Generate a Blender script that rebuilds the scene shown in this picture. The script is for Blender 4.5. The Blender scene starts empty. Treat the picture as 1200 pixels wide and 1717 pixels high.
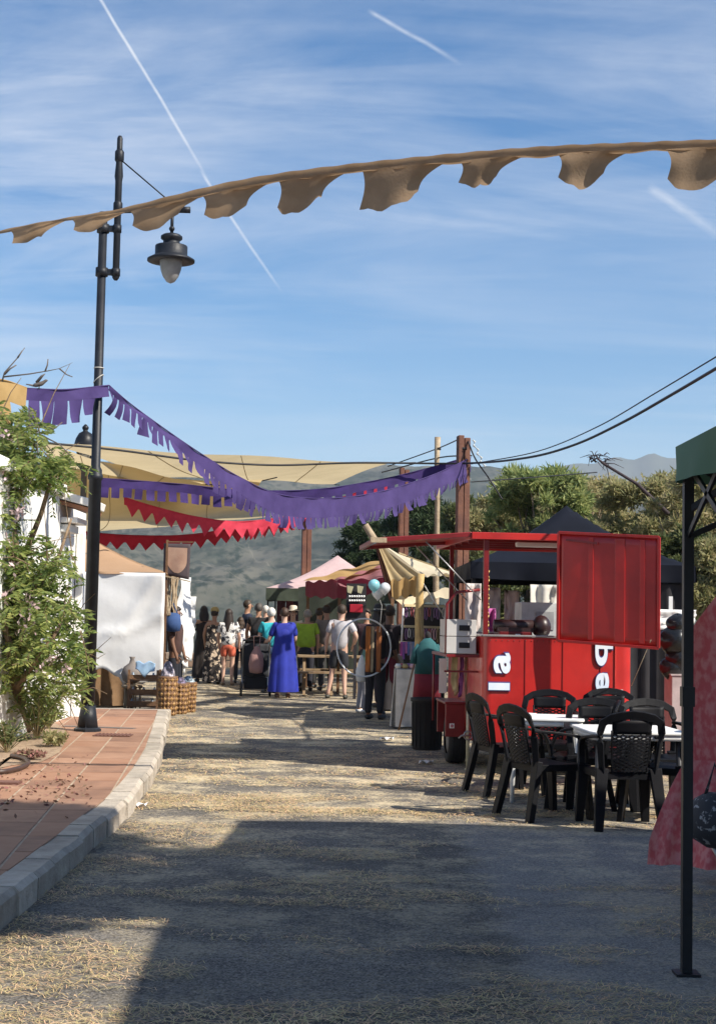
import bpy, math, random
import numpy as np
from mathutils import Vector, Matrix, noise as mnoise
random.seed(7); RNG = np.random.RandomState(11)
sc = bpy.context.scene
COL = sc.collection
R_ = math.radians

# ------------------------------------------------------------------ camera
F = 2500.0; IW, IH = 1200.0, 1717.0; CAMZ = 1.6
PITCH, ROLL = R_(3.86), R_(1.1)
cam_d = bpy.data.cameras.new('camera'); cam = bpy.data.objects.new('camera', cam_d); COL.objects.link(cam)
cam_d.sensor_fit = 'VERTICAL'; cam_d.sensor_height = 24; cam_d.lens = 24 * F / IH
cam_d.clip_start = 0.05; cam_d.clip_end = 40000
CR = (Matrix.Rotation(R_(90) + PITCH, 3, 'X') @ Matrix.Rotation(ROLL, 3, 'Z'))
cam.matrix_world = Matrix.Translation((0, 0, CAMZ)) @ CR.to_4x4()
sc.camera = cam

def ray(px, py):
    return CR @ Vector(((px - IW / 2) / F, (IH / 2 - py) / F, -1.0))
def P(px, py, Y):                      # point seen at a photo position, Y metres ahead
    d = ray(px, py); return Vector((0, 0, CAMZ)) + d * (Y / d.y)
def G(px, py, h=0.0):                  # point on the level h seen at a photo position
    d = ray(px, py); return Vector((0, 0, CAMZ)) + d * ((h - CAMZ) / d.z)
def PX(px, Y, z):                      # point at height z, distance Y, photo column px
    py = 1027.0
    for _ in range(4):
        p = P(px, py, Y); py -= (z - p.z) * F / Y
    return P(px, py, Y)

# ------------------------------------------------------------------ sun and sky
SUN_EL = R_(42); sx, sy = 0.87, -0.49
sl = math.hypot(sx, sy); sx /= sl; sy /= sl
SUN = Vector((sx * math.cos(SUN_EL), sy * math.cos(SUN_EL), math.sin(SUN_EL)))
sd = bpy.data.lights.new('sun', 'SUN'); so = bpy.data.objects.new('sun', sd); COL.objects.link(so)
sd.energy = 4.8; sd.angle = R_(0.53); sd.color = (1.0, 0.93, 0.82)
so.rotation_euler = SUN.to_track_quat('Z', 'Y').to_euler(); so.location = (20, -12, 30)

world = bpy.data.worlds.new('World'); sc.world = world; world.use_nodes = True
wn = world.node_tree; wn.nodes.clear()
def N(nt, t, **kw):
    n = nt.nodes.new(t)
    for k, v in kw.items():
        if k in n.inputs.keys(): n.inputs[k].default_value = v
        else: setattr(n, k, v)
    return n
def L(nt, a, b): nt.links.new(a, b)
def MATH(nt, op, a, b=None, c=None):
    n = nt.nodes.new('ShaderNodeMath'); n.operation = op
    for i, x in enumerate((a, b, c)):
        if x is None: continue
        if isinstance(x, (int, float)): n.inputs[i].default_value = x
        else: nt.links.new(x, n.inputs[i])
    return n.outputs[0]
def RAMP(nt, fac, stops, interp='LINEAR'):
    n = nt.nodes.new('ShaderNodeValToRGB'); n.color_ramp.interpolation = interp
    cr = n.color_ramp
    while len(cr.elements) < len(stops): cr.elements.new(0.5)
    for e, (p, c) in zip(cr.elements, stops):
        e.position = p; e.color = (c, c, c, 1) if isinstance(c, (int, float)) else (*c, 1)
    nt.links.new(fac, n.inputs[0]); return n.outputs[0]
def MIX(nt, fac, a, b, mode='MIX'):
    n = nt.nodes.new('ShaderNodeMix'); n.data_type = 'RGBA'; n.blend_type = mode
    for i, x in ((0, fac), (6, a), (7, b)):
        if isinstance(x, (int, float)): n.inputs[i].default_value = x
        elif isinstance(x, tuple): n.inputs[i].default_value = (*x, 1)
        else: nt.links.new(x, n.inputs[i])
    return n.outputs[2]
sky = N(wn, 'ShaderNodeTexSky', sky_type='NISHITA', sun_disc=False, sun_elevation=SUN_EL,
        sun_rotation=math.atan2(sx, sy), altitude=400, air_density=1.0, dust_density=0.2, ozone_density=3.0)
tc = N(wn, 'ShaderNodeTexCoord')
sep = N(wn, 'ShaderNodeSeparateXYZ'); L(wn, tc.outputs['Generated'], sep.inputs[0])
zc = MATH(wn, 'MAXIMUM', sep.outputs[2], 0.02)
zc = MATH(wn, 'ADD', zc, 0.12)
cu = MATH(wn, 'DIVIDE', sep.outputs[0], zc); cv = MATH(wn, 'DIVIDE', sep.outputs[1], zc)
cmb = N(wn, 'ShaderNodeCombineXYZ'); L(wn, cu, cmb.inputs[0]); L(wn, cv, cmb.inputs[1])
def cloud(rot, sc_, nsc, detail, dist, lo, hi, seed):
    mp = N(wn, 'ShaderNodeMapping'); mp.inputs['Rotation'].default_value = (0, 0, R_(rot)); mp.inputs['Scale'].default_value = sc_
    mp.inputs['Location'].default_value = (seed, seed * .7, seed * .3)
    L(wn, cmb.outputs[0], mp.inputs[0])
    n = N(wn, 'ShaderNodeTexNoise', Scale=nsc, Detail=detail, Roughness=0.62, Distortion=dist); L(wn, mp.outputs[0], n.inputs['Vector'])
    return RAMP(wn, n.outputs[0], [(lo, 0.0), (hi, 1.0)])
c1 = cloud(14, (0.55, 1.5, 1), 1.1, 9, 0.7, 0.42, 0.72, 3.1)
c2 = cloud(-20, (0.5, 2.2, 1), 2.6, 8, 0.9, 0.45, 0.80, 8.4)
c3 = cloud(30, (0.8, 1.0, 1), 0.5, 3, 0.2, 0.38, 0.62, 1.7)
cm = MATH(wn, 'ADD', MATH(wn, 'MULTIPLY', c1, 0.85), MATH(wn, 'MULTIPLY', c2, 0.42))
cm = MATH(wn, 'MULTIPLY', cm, MATH(wn, 'ADD', MATH(wn, 'MULTIPLY', c3, 0.75), 0.25))
up = RAMP(wn, sep.outputs[2], [(0.07, 0.35), (0.20, 1.0), (0.30, .9), (0.40, .6)])
cm = MATH(wn, 'MULTIPLY', cm, up)
# contrails: thin great-circle streaks between two directions
def trail(pa, pb, w, strength, seed, grow=0.0):
    a = ray(*pa).normalized(); b = ray(*pb).normalized(); n = a.cross(b).normalized()
    t = (b - a); tl = t.length; t = t.normalized()
    def dot(v):
        d = N(wn, 'ShaderNodeVectorMath', operation='DOT_PRODUCT'); L(wn, tc.outputs['Generated'], d.inputs[0]); d.inputs[1].default_value = v
        return d.outputs['Value']
    nz = N(wn, 'ShaderNodeTexNoise', Scale=95.0, Detail=5); L(wn, tc.outputs['Generated'], nz.inputs['Vector'])
    nz2 = N(wn, 'ShaderNodeTexNoise', Scale=14.0 + seed, Detail=2); L(wn, tc.outputs['Generated'], nz2.inputs['Vector'])
    d = MATH(wn, 'ADD', dot(n), MATH(wn, 'MULTIPLY', MATH(wn, 'SUBTRACT', nz2.outputs[0], 0.5), w * 2.2))
    d = MATH(wn, 'ABSOLUTE', d)
    along = MATH(wn, 'DIVIDE', MATH(wn, 'SUBTRACT', dot(t), a.dot(t)), tl)
    ww = MATH(wn, 'MULTIPLY', MATH(wn, 'ADD', MATH(wn, 'MULTIPLY', along, grow), 1.0), w)
    m = MATH(wn, 'SUBTRACT', 1.0, MATH(wn, 'DIVIDE', d, ww)); m = MATH(wn, 'MAXIMUM', m, 0.0)
    m = MATH(wn, 'MULTIPLY', m, MATH(wn, 'ADD', nz.outputs[0], 0.25))
    e = RAMP(wn, along, [(0.0, 0.0), (0.10, 1.0), (0.8, 0.7), (1.0, 0.0)])
    fw = MATH(wn, 'GREATER_THAN', dot(a), 0.5)
    return MATH(wn, 'MULTIPLY', MATH(wn, 'MULTIPLY', MATH(wn, 'MULTIPLY', m, e), fw), strength)
t1 = trail((130, -70), (352, 305), 0.0014, .95, 1); t2 = trail((335, 283), (475, 495), 0.0014, 0.75, 2)
t3 = trail((615, 15), (775, 110), 0.0020, 0.6, 3); t4 = trail((1085, 310), (1215, 400), 0.0042, 0.45, 4)
tt = MATH(wn, 'ADD', MATH(wn, 'ADD', t1, t2), MATH(wn, 'ADD', t3, t4))
cm = MATH(wn, 'MINIMUM', MATH(wn, 'ADD', cm, tt), 0.9)
shs = N(wn, 'ShaderNodeHueSaturation', Saturation=1.4); L(wn, sky.outputs[0], shs.inputs['Color'])
skyc = MIX(wn, cm, shs.outputs[0], (6.6, 6.9, 7.5))
bg = N(wn, 'ShaderNodeBackground', Strength=0.078); L(wn, skyc, bg.inputs[0])
wo = N(wn, 'ShaderNodeOutputWorld'); L(wn, bg.outputs[0], wo.inputs[0])

vs = sc.view_settings; vs.view_transform = 'Standard'; vs.look = 'None'; vs.exposure = 0.82; vs.gamma = 1; vs.use_curve_mapping = False
sc.cycles.max_bounces = 6; sc.cycles.diffuse_bounces = 3; sc.cycles.volume_bounces = 0; sc.cycles.transparent_max_bounces = 8

HAZE = 0.00016
# ------------------------------------------------------------------ materials
MATS = {}
def mat(name, col, rough=0.7, col2=None, nscale=6.0, bump=0.0, bscale=40.0, metal=0.0, trans=0.0, spec=0.5, island=0.0, coat=0.0, ndetail=6, lo=.35, hi=.65, weave=0):
    """general procedural material: two tones mixed by noise, fine bump, optional translucency"""
    if name in MATS: return MATS[name]
    m = bpy.data.materials.new(name); m.use_nodes = True; nt = m.node_tree; nt.nodes.clear()
    out = N(nt, 'ShaderNodeOutputMaterial'); b = N(nt, 'ShaderNodeBsdfPrincipled')
    b.inputs['Roughness'].default_value = rough; b.inputs['Metallic'].default_value = metal
    b.inputs['Specular IOR Level'].default_value = spec; b.inputs['Coat Weight'].default_value = coat; b.inputs['Coat Roughness'].default_value = .08
    c = N(nt, 'ShaderNodeTexCoord')
    col2 = col2 or tuple(x * .72 for x in col)
    n = N(nt, 'ShaderNodeTexNoise', Scale=nscale, Detail=ndetail, Roughness=.6); L(nt, c.outputs['Object'], n.inputs['Vector'])
    f = RAMP(nt, n.outputs[0], [(lo, 0.0), (hi, 1.0)])
    cc = MIX(nt, f, col, col2)
    if island:
        g = N(nt, 'ShaderNodeNewGeometry'); hs = N(nt, 'ShaderNodeHueSaturation'); L(nt, cc, hs.inputs['Color'])
        L(nt, MATH(nt, 'ADD', MATH(nt, 'MULTIPLY', g.outputs['Random Per Island'], island), 1 - island / 2), hs.inputs['Value'])
        L(nt, MATH(nt, 'ADD', MATH(nt, 'MULTIPLY', g.outputs['Random Per Island'], -.07), .53), hs.inputs['Hue'])
        cc = hs.outputs[0]
    L(nt, cc, b.inputs['Base Color'])
    if bump:
        n2 = N(nt, 'ShaderNodeTexNoise', Scale=bscale, Detail=5); L(nt, c.outputs['Object'], n2.inputs['Vector'])
        bm_ = N(nt, 'ShaderNodeBump', Strength=bump, Distance=0.02); L(nt, n2.outputs[0], bm_.inputs['Height']); L(nt, bm_.outputs[0], b.inputs['Normal'])
    sh = b.outputs[0]
    if trans:
        t = N(nt, 'ShaderNodeBsdfTranslucent'); L(nt, cc, t.inputs[0])
        mx = N(nt, 'ShaderNodeMixShader'); mx.inputs[0].default_value = trans; L(nt, b.outputs[0], mx.inputs[1]); L(nt, t.outputs[0], mx.inputs[2]); sh = mx.outputs[0]
    L(nt, sh, out.inputs[0]); MATS[name] = m; return m

def asphalt(name, base, light, straw_amt):
    m = bpy.data.materials.new(name); m.use_nodes = True; nt = m.node_tree; nt.nodes.clear()
    out = N(nt, 'ShaderNodeOutputMaterial'); b = N(nt, 'ShaderNodeBsdfPrincipled', Roughness=.92); b.inputs['Specular IOR Level'].default_value = .25
    g = N(nt, 'ShaderNodeNewGeometry')
    v = N(nt, 'ShaderNodeTexVoronoi', Scale=110.0); L(nt, g.outputs['Position'], v.inputs['Vector'])
    agg = RAMP(nt, v.outputs['Color'], [(0.2, 0.0), (.8, 1.0)])
    big = N(nt, 'ShaderNodeTexNoise', Scale=0.8, Detail=6); L(nt, g.outputs['Position'], big.inputs['Vector'])
    bb = RAMP(nt, big.outputs[0], [(.35, 0.0), (.65, 1.0)])
    c = MIX(nt, agg, base, light); c = MIX(nt, MATH(nt, 'MULTIPLY', bb, .35), c, tuple(x * .62 for x in base))
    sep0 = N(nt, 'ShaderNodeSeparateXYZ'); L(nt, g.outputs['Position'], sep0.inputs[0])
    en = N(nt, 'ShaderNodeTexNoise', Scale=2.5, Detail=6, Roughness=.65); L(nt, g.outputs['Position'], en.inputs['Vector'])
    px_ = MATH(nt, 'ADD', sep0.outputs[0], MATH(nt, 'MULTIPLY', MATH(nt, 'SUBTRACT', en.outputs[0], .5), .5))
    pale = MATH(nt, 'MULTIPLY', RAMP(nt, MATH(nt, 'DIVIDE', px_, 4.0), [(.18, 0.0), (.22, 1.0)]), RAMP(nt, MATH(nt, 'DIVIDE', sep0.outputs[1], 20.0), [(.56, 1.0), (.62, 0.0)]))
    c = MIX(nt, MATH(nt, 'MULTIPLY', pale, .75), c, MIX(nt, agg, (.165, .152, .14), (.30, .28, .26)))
    st = N(nt, 'ShaderNodeTexNoise', Scale=1.7, Detail=5, Distortion=1.0); L(nt, g.outputs['Position'], st.inputs['Vector'])
    c = MIX(nt, RAMP(nt, st.outputs[0], [(.60, 0.0), (.72, .35)]), c, (.045, .04, .036))
    # crushed straw and dust trodden into the surface
    mp = N(nt, 'ShaderNodeMapping'); mp.inputs['Scale'].default_value = (.8, .9, 1); L(nt, g.outputs['Position'], mp.inputs[0])
    s1 = N(nt, 'ShaderNodeTexNoise', Scale=1.9, Detail=10, Roughness=.75); L(nt, mp.outputs[0], s1.inputs['Vector'])
    s2 = N(nt, 'ShaderNodeTexNoise', Scale=38.0, Detail=4, Roughness=.7); L(nt, mp.outputs[0], s2.inputs['Vector'])
    sm = RAMP(nt, MATH(nt, 'ADD', MATH(nt, 'MULTIPLY', s1.outputs[0], .6), MATH(nt, 'MULTIPLY', s2.outputs[0], .4)), [(.48, 0.0), (.58, 1.0)])
    sepp = N(nt, 'ShaderNodeSeparateXYZ'); L(nt, g.outputs['Position'], sepp.inputs[0])
    far = RAMP(nt, MATH(nt, 'DIVIDE', sepp.outputs[1], 40.0), [(.16, .22), (.27, .65), (.36, 1.0)])
    c = MIX(nt, MATH(nt, 'MULTIPLY', MATH(nt, 'MULTIPLY', sm, far), straw_amt), c, (.68, .56, .36))
    L(nt, c, b.inputs['Base Color'])
    bm_ = N(nt, 'ShaderNodeBump', Strength=.55, Distance=.006); L(nt, v.outputs['Distance'], bm_.inputs['Height']); L(nt, bm_.outputs[0], b.inputs['Normal'])
    L(nt, b.outputs[0], out.inputs[0]); return m

# ------------------------------------------------------------------ mesh helpers
class MB:
    def __init__(s): s.v = []; s.f = []; s.m = []; s.sm = []
    def add(s, vs, fs, mi=0, smooth=False):
        o = len(s.v); s.v += [tuple(v) for v in vs]
        for f in fs: s.f.append(tuple(i + o for i in f)); s.m.append(mi); s.sm.append(smooth)
        return s
    def box(s, c, d, rz=0, mi=0, rot=None):
        M = rot if rot is not None else Matrix.Rotation(rz, 3, 'Z')
        vs = [Vector(c) + M @ Vector((x * d[0] / 2, y * d[1] / 2, z * d[2] / 2)) for z in (-1, 1) for y in (-1, 1) for x in (-1, 1)]
        return s.add(vs, [(0, 2, 3, 1), (4, 5, 7, 6), (0, 1, 5, 4), (2, 6, 7, 3), (0, 4, 6, 2), (1, 3, 7, 5)], mi)
    def bar(s, a, b, w, h=None, mi=0, up=(0, 0, 1)):
        a = Vector(a); b = Vector(b); h = h or w; d = (b - a); ln = d.length
        if ln < 1e-6: return s
        d.normalize(); u = Vector(up)
        if abs(d.dot(u)) > .98: u = Vector((0, 1, 0))
        x = d.cross(u).normalized(); z = x.cross(d).normalized()
        M = Matrix((x, d, z)).transposed()
        return s.box((a + b) / 2, (w, ln, h), mi=mi, rot=M)
    def tube(s, pts, rad, n=8, mi=0, cap=True, smooth=True):
        pts = [Vector(p) for p in pts]
        if not isinstance(rad, (list, tuple)): rad = [rad] * len(pts)
        vs = []; fs = []; px = None
        for i, p in enumerate(pts):
            d = (pts[min(i + 1, len(pts) - 1)] - pts[max(i - 1, 0)])
            d = d.normalized() if d.length > 1e-9 else Vector((0, 0, 1))
            if px is None:
                x = d.orthogonal().normalized()
            else:
                x = (px - d * px.dot(d)); x = x.normalized() if x.length > 1e-6 else d.orthogonal().normalized()
            px = x; y = d.cross(x)
            for k in range(n):
                a = 2 * math.pi * k / n; vs.append(p + (x * math.cos(a) + y * math.sin(a)) * rad[i])
        for i in range(len(pts) - 1):
            for k in range(n):
                a = i * n + k; b = i * n + (k + 1) % n; fs.append((a, b, b + n, a + n))
        if cap: fs.append(tuple(range(n - 1, -1, -1))); fs.append(tuple(range((len(pts) - 1) * n, len(pts) * n)))
        return s.add(vs, fs, mi, smooth)
    def lathe(s, prof, c=(0, 0, 0), n=16, mi=0, sxy=(1, 1), smooth=True, wob=None):
        vs = []; fs = []
        for j, (r, z) in enumerate(prof):
            for k in range(n):
                a = 2 * math.pi * k / n; rr = r * (wob(a, z) if wob else 1)
                vs.append((c[0] + rr * math.cos(a) * sxy[0], c[1] + rr * math.sin(a) * sxy[1], c[2] + z))
        for j in range(len(prof) - 1):
            for k in range(n):
                a = j * n + k; b = j * n + (k + 1) % n; fs.append((a, b, b + n, a + n))
        if prof[0][0] > 1e-5: fs.append(tuple(range(n - 1, -1, -1)))
        if prof[-1][0] > 1e-5: fs.append(tuple(range((len(prof) - 1) * n, len(prof) * n)))
        return s.add(vs, fs, mi, smooth)
    def sphere(s, c, r, n=12, m=8, mi=0):
        if not isinstance(r, (tuple, list)): r = (r, r, r)
        vs = []; fs = []
        for j in range(m + 1):
            t = math.pi * j / m
            for k in range(n):
                a = 2 * math.pi * k / n
                vs.append((c[0] + r[0] * math.sin(t) * math.cos(a), c[1] + r[1] * math.sin(t) * math.sin(a), c[2] - r[2] * math.cos(t)))
        for j in range(m):
            for k in range(n):
                a = j * n + k; b = j * n + (k + 1) % n; fs.append((a, b, b + n, a + n))
        return s.add(vs, fs, mi, True)
    def grid(s, fn, nu, nv, mi=0, smooth=True):
        vs = [fn(i / nu, j / nv) for j in range(nv + 1) for i in range(nu + 1)]
        fs = [(j * (nu + 1) + i, j * (nu + 1) + i + 1, (j + 1) * (nu + 1) + i + 1, (j + 1) * (nu + 1) + i) for j in range(nv) for i in range(nu)]
        return s.add(vs, fs, mi, smooth)
    def prism(s, poly, z0, z1, mi=0):
        n = len(poly); vs = [(x, y, z0) for x, y in poly] + [(x, y, z1) for x, y in poly]
        fs = [tuple(range(n - 1, -1, -1)), tuple(range(n, 2 * n))] + [(i, (i + 1) % n, (i + 1) % n + n, i + n) for i in range(n)]
        return s.add(vs, fs, mi)
    def build(s, name, mats, parent=None, world=False, bevel=0, solid=0, pivot=False):
        me = bpy.data.meshes.new(name)
        off = Vector((0, 0, 0))
        if world and parent is not None: off = parent.location
        if pivot and s.v:
            a = np.array(s.v); off = Vector((float(a[:, 0].mean()), float(a[:, 1].mean()), float(a[:, 2].min())))
        me.from_pydata([tuple(Vector(v) - off) for v in s.v], [], s.f)
        for m in (mats if isinstance(mats, (list, tuple)) else [mats]): me.materials.append(m)
        me.polygons.foreach_set('material_index', s.m); me.polygons.foreach_set('use_smooth', s.sm); me.update()
        o = bpy.data.objects.new(name, me); COL.objects.link(o)
        if parent is not None: o.parent = parent
        if pivot: o.location = off
        if bevel:
            b = o.modifiers.new('bevel', 'BEVEL'); b.width = bevel; b.segments = 2; b.limit_method = 'ANGLE'
        if solid:
            b = o.modifiers.new('solidify', 'SOLIDIFY'); b.thickness = solid; b.offset = 0
        return o

def tag(o, label=None, cat=None, group=None, kind=None):
    if label: o['label'] = label
    if cat: o['category'] = cat
    if group: o['group'] = group
    if kind: o['kind'] = kind
    return o
def thing(name, label, cat, loc=(0, 0, 0), rz=0, group=None):
    o = bpy.data.objects.new(name, None); COL.objects.link(o); o.location = loc; o.rotation_euler = (0, 0, rz)
    o.empty_display_size = .1
    return tag(o, label, cat, group)
def copy_tree(o, label=None, loc=None, rz=None, parent=None):
    c = o.copy(); COL.objects.link(c)
    if parent is not None: c.parent = parent
    if label: c['label'] = label
    if loc is not None: c.location = loc
    if rz is not None: c.rotation_euler = (0, 0, rz)
    for ch in [x for x in ALLKIDS(o)]: copy_tree(ch, parent=c)
    return c
def ALLKIDS(o): return list(o.children)
def arrmesh(name, V, Fq, m, parent=None, world=False):
    """mesh straight from numpy arrays (quads)"""
    me = bpy.data.meshes.new(name)
    V = np.asarray(V, dtype=np.float32)
    if world and parent is not None: V = V - np.array(parent.location, dtype=np.float32)
    me.vertices.add(len(V)); me.vertices.foreach_set('co', V.ravel())
    nf = len(Fq); k = Fq.shape[1]
    me.loops.add(nf * k); me.loops.foreach_set('vertex_index', Fq.astype(np.int32).ravel())
    me.polygons.add(nf); me.polygons.foreach_set('loop_start', np.arange(0, nf * k, k, dtype=np.int32))
    me.update(calc_edges=True); me.validate()
    me.materials.append(m)
    o = bpy.data.objects.new(name, me); COL.objects.link(o)
    if parent is not None: o.parent = parent
    return o
def nrm(a): return a / np.maximum(np.linalg.norm(a, axis=1, keepdims=True), 1e-9)
def leaf_quads(C, D, ln, wd):
    """diamond leaves: base C, direction D, lengths, widths"""
    n = len(C); rnd = nrm(RNG.normal(size=(n, 3))); S = nrm(np.cross(D, rnd))
    ln = np.reshape(ln, (-1, 1)) * np.ones((n, 1)); wd = np.reshape(wd, (-1, 1)) * np.ones((n, 1))
    mid = C + D * ln * .45
    V = np.stack([C, mid + S * wd / 2, C + D * ln, mid - S * wd / 2], axis=1).reshape(-1, 3)
    return V, np.arange(4 * n).reshape(n, 4)

def font_mesh(txt, size, ext, off=0.0, shear=0):
    c = bpy.data.curves.new('t', 'FONT'); c.body = txt; c.size = size; c.extrude = ext; c.offset = off; c.align_x = 'CENTER'; c.align_y = 'CENTER'
    c.resolution_u = 6
    o = bpy.data.objects.new('t', c); COL.objects.link(o)
    dg = bpy.context.evaluated_depsgraph_get(); dg.update(); me = bpy.data.meshes.new_from_object(o.evaluated_get(dg))
    bpy.data.objects.remove(o); bpy.data.curves.remove(c); return me

# common materials
M_black = mat('black_paint', (.009, .010, .013), .45, bump=.05, spec=.35)
M_plastic = mat('black_plastic', (.006, .0065, .008), .5, col2=(.008, .008, .010), nscale=9, bump=.12, bscale=220, spec=.16)
M_white_cloth = mat('white_cloth', (.80, .80, .79), .9, col2=(.72, .72, .71), nscale=2.5, trans=.12, bump=.15, bscale=9)
M_red = mat('red_paint', (.47, .020, .016), .36, col2=(.34, .014, .013), nscale=1.8, coat=.25, bump=.22, bscale=5, ndetail=9, lo=.42, hi=.62)
M_darkred = mat('dark_red_paint', (.20, .012, .014), .35, coat=.3)
M_purple = mat('purple_cloth', (.080, .052, .19), .85, col2=(.058, .036, .145), nscale=4, trans=.30, bump=.1, bscale=30)
M_redcloth = mat('red_cloth', (.55, .02, .045), .85, col2=(.42, .015, .035), nscale=4, trans=.35)
M_pinkred = mat('pink_red_cloth', (.78, .06, .11), .85, col2=(.62, .04, .08), nscale=4, trans=.4)
M_tan = mat('tan_cloth', (.38, .265, .165), .9, col2=(.31, .21, .125), nscale=5, trans=.42, bump=.2, bscale=60)
M_sail = mat('sand_sail_cloth', (.62, .51, .31), .9, col2=(.55, .45, .27), nscale=1.2, trans=.62)
M_orange = mat('ochre_cloth', (.55, .36, .15), .9, col2=(.44, .28, .11), nscale=3, trans=.35)
M_wood = mat('reddish_wood', (.20, .085, .05), .8, col2=(.12, .05, .035), nscale=5, bump=.3, bscale=25)
M_palewood = mat('bleached_wood', (.42, .33, .22), .85, col2=(.26, .19, .12), nscale=7, bump=.4, bscale=25)
M_yellowood = mat('yellow_wood', (.52, .36, .15), .8, col2=(.36, .24, .1), nscale=6, bump=.2)
M_brownwood = mat('brown_wood', (.19, .10, .045), .75, col2=(.12, .06, .03), nscale=8, bump=.3)
M_white = mat('white_paint', (.78, .78, .76), .5, col2=(.72, .72, .70))
M_rubber = mat('rubber', (.016, .016, .017), .8, bump=.3, bscale=90)
M_metal = mat('grey_metal', (.42, .42, .43), .4, metal=.8)
M_cable = mat('cable_black', (.012, .012, .014), .6)
M_dark = mat('dark_cloth', (.022, .02, .024), .9)
# ------------------------------------------------------------------ terrain, haze, distant hills
def sstep(a, b, x):
    t = min(1, max(0, (x - a) / (b - a))); return t * t * (3 - 2 * t)
def ridge_px(x):           # skyline of the near ridge, photo column -> rise above the horizon in px
    pts = [(-3000, 215), (-900, 250), (0, 238), (80, 246), (300, 243), (450, 246), (520, 248), (650, 250), (800, 252), (870, 246), (960, 225), (1080, 190), (1300, 170), (2500, 150)]
    for (a, va), (b, vb) in zip(pts, pts[1:]):
        if x <= b: t = sstep(a, b, x); return va + (vb - va) * t
    return 150
azs = [R_(a) for a in np.concatenate([np.arange(-180, -22, 6), np.arange(-22, 22, .16), np.arange(22, 180.1, 6)])]
rs = [0, 10, 20, 30, 38, 42, 45, 50, 60, 80, 110, 150, 220, 320, 430, 520] + list(np.linspace(560, 1950, 110)) + [2050, 2300, 2800]
tv = []; Rr = 1900.0
for r in rs:
    for a in azs:
        px = math.tan(max(-1.3, min(1.3, a))) * F + 600
        rh = ridge_px(px) / F * Rr * (1 + .012 * mnoise.noise((a * 30, 5, 0)) + .008 * mnoise.noise((a * 120, 9, 0)))
        x, y = r * math.sin(a), r * math.cos(a)
        z = -.03
        if r > 44:
            z = -.03 - 52 * sstep(44, 210, r)
            if r > 520:
                t = (r - 520) / (Rr - 520)
                if t <= 1:
                    g = mnoise.fractal((x / 230, y / 430, 1.7), 1.0, 2.1, 6)
                    g2 = mnoise.fractal((x / 60, y / 110, 4.2), 1.0, 2.1, 4)
                    z = -52 + (rh + 52) * (t ** .82) + (g * 34 + g2 * 7) * math.sin(math.pi * min(1, t)) ** .7
                else: z = rh - (t - 1) * 260
        tv.append((x, y, z))
na = len(azs); tf = [(j * na + i, j * na + i + 1, (j + 1) * na + i + 1, (j + 1) * na + i) for j in range(len(rs) - 1) for i in range(na - 1)]
mt = bpy.data.materials.new('hillside'); mt.use_nodes = True; nt = mt.node_tree; bsdf = nt.nodes['Principled BSDF']; bsdf.inputs['Roughness'].default_value = 1; bsdf.inputs['Specular IOR Level'].default_value = .1
g = N(nt, 'ShaderNodeNewGeometry')
gm = N(nt, 'ShaderNodeMapping'); gm.inputs['Scale'].default_value = (1, .28, 1); L(nt, g.outputs['Position'], gm.inputs[0])
n1 = N(nt, 'ShaderNodeTexNoise', Scale=.012, Detail=8, Roughness=.65); L(nt, gm.outputs[0], n1.inputs['Vector'])
n2 = N(nt, 'ShaderNodeTexNoise', Scale=.09, Detail=6, Roughness=.7); L(nt, gm.outputs[0], n2.inputs['Vector'])
n3 = N(nt, 'ShaderNodeTexNoise', Scale=.004, Detail=5, Roughness=.6, Distortion=1.5); L(nt, gm.outputs[0], n3.inputs['Vector'])
vv = N(nt, 'ShaderNodeTexVoronoi', Scale=.10); L(nt, gm.outputs[0], vv.inputs['Vector'])
c = MIX(nt, RAMP(nt, n1.outputs[0], [(.42, 0.0), (.60, 1.0)]), (.022, .032, .020), (.105, .10, .075))
c = MIX(nt, RAMP(nt, n2.outputs[0], [(.48, 0.0), (.60, 1.0)]), c, (.015, .024, .014))
c = MIX(nt, RAMP(nt, vv.outputs['Distance'], [(.12, .8), (.34, 0.0)]), c, (.012, .018, .012))
rd = RAMP(nt, n3.outputs[0], [(.497, 0.0), (.5, 1.0), (.5035, 0.0)])
c = MIX(nt, MATH(nt, 'MULTIPLY', rd, .25), c, (.32, .28, .21))
n4 = N(nt, 'ShaderNodeTexNoise', Scale=.05, Detail=5, Roughness=.75); L(nt, gm.outputs[0], n4.inputs['Vector'])
c = MIX(nt, RAMP(nt, n4.outputs[0], [(.64, 0.0), (.72, .4)]), c, (.26, .24, .19))
L(nt, c, bsdf.inputs['Base Color'])
tm = MB(); tm.add(tv, tf, 0, True); tag(tm.build('terrain', mt), kind='structure')

fm = MB(); fa = [R_(x) for x in np.arange(-60, 60.1, .25)]
def far_px(x):
    pts = [(-9000, 150), (400, 215), (850, 235), (980, 256), (1035, 266), (1060, 262), (1095, 273), (1120, 264), (1170, 258), (1300, 240), (9000, 160)]
    for (a, va), (b, vb) in zip(pts, pts[1:]):
        if x <= b: t = sstep(a, b, x); return va + (vb - va) * t
    return 150
fv = []
for j in range(14):
    t = j / 13
    for a in fa:
        r = 3300 + 900 * t; px = math.tan(a) * F + 600
        h = far_px(px) / F * 4200 * (1 + .02 * mnoise.noise((a * 60, 1, 0)))
        n = mnoise.fractal((a * 25, t * 4, 3), 1, 2, 5)
        fv.append((r * math.sin(a), r * math.cos(a), -60 + (h + 60) * t ** .9 + n * 50 * math.sin(math.pi * t)))
nf_ = len(fa); fm.add(fv, [(j * nf_ + i, j * nf_ + i + 1, (j + 1) * nf_ + i + 1, (j + 1) * nf_ + i) for j in range(13) for i in range(nf_ - 1)], 0, True)
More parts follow.
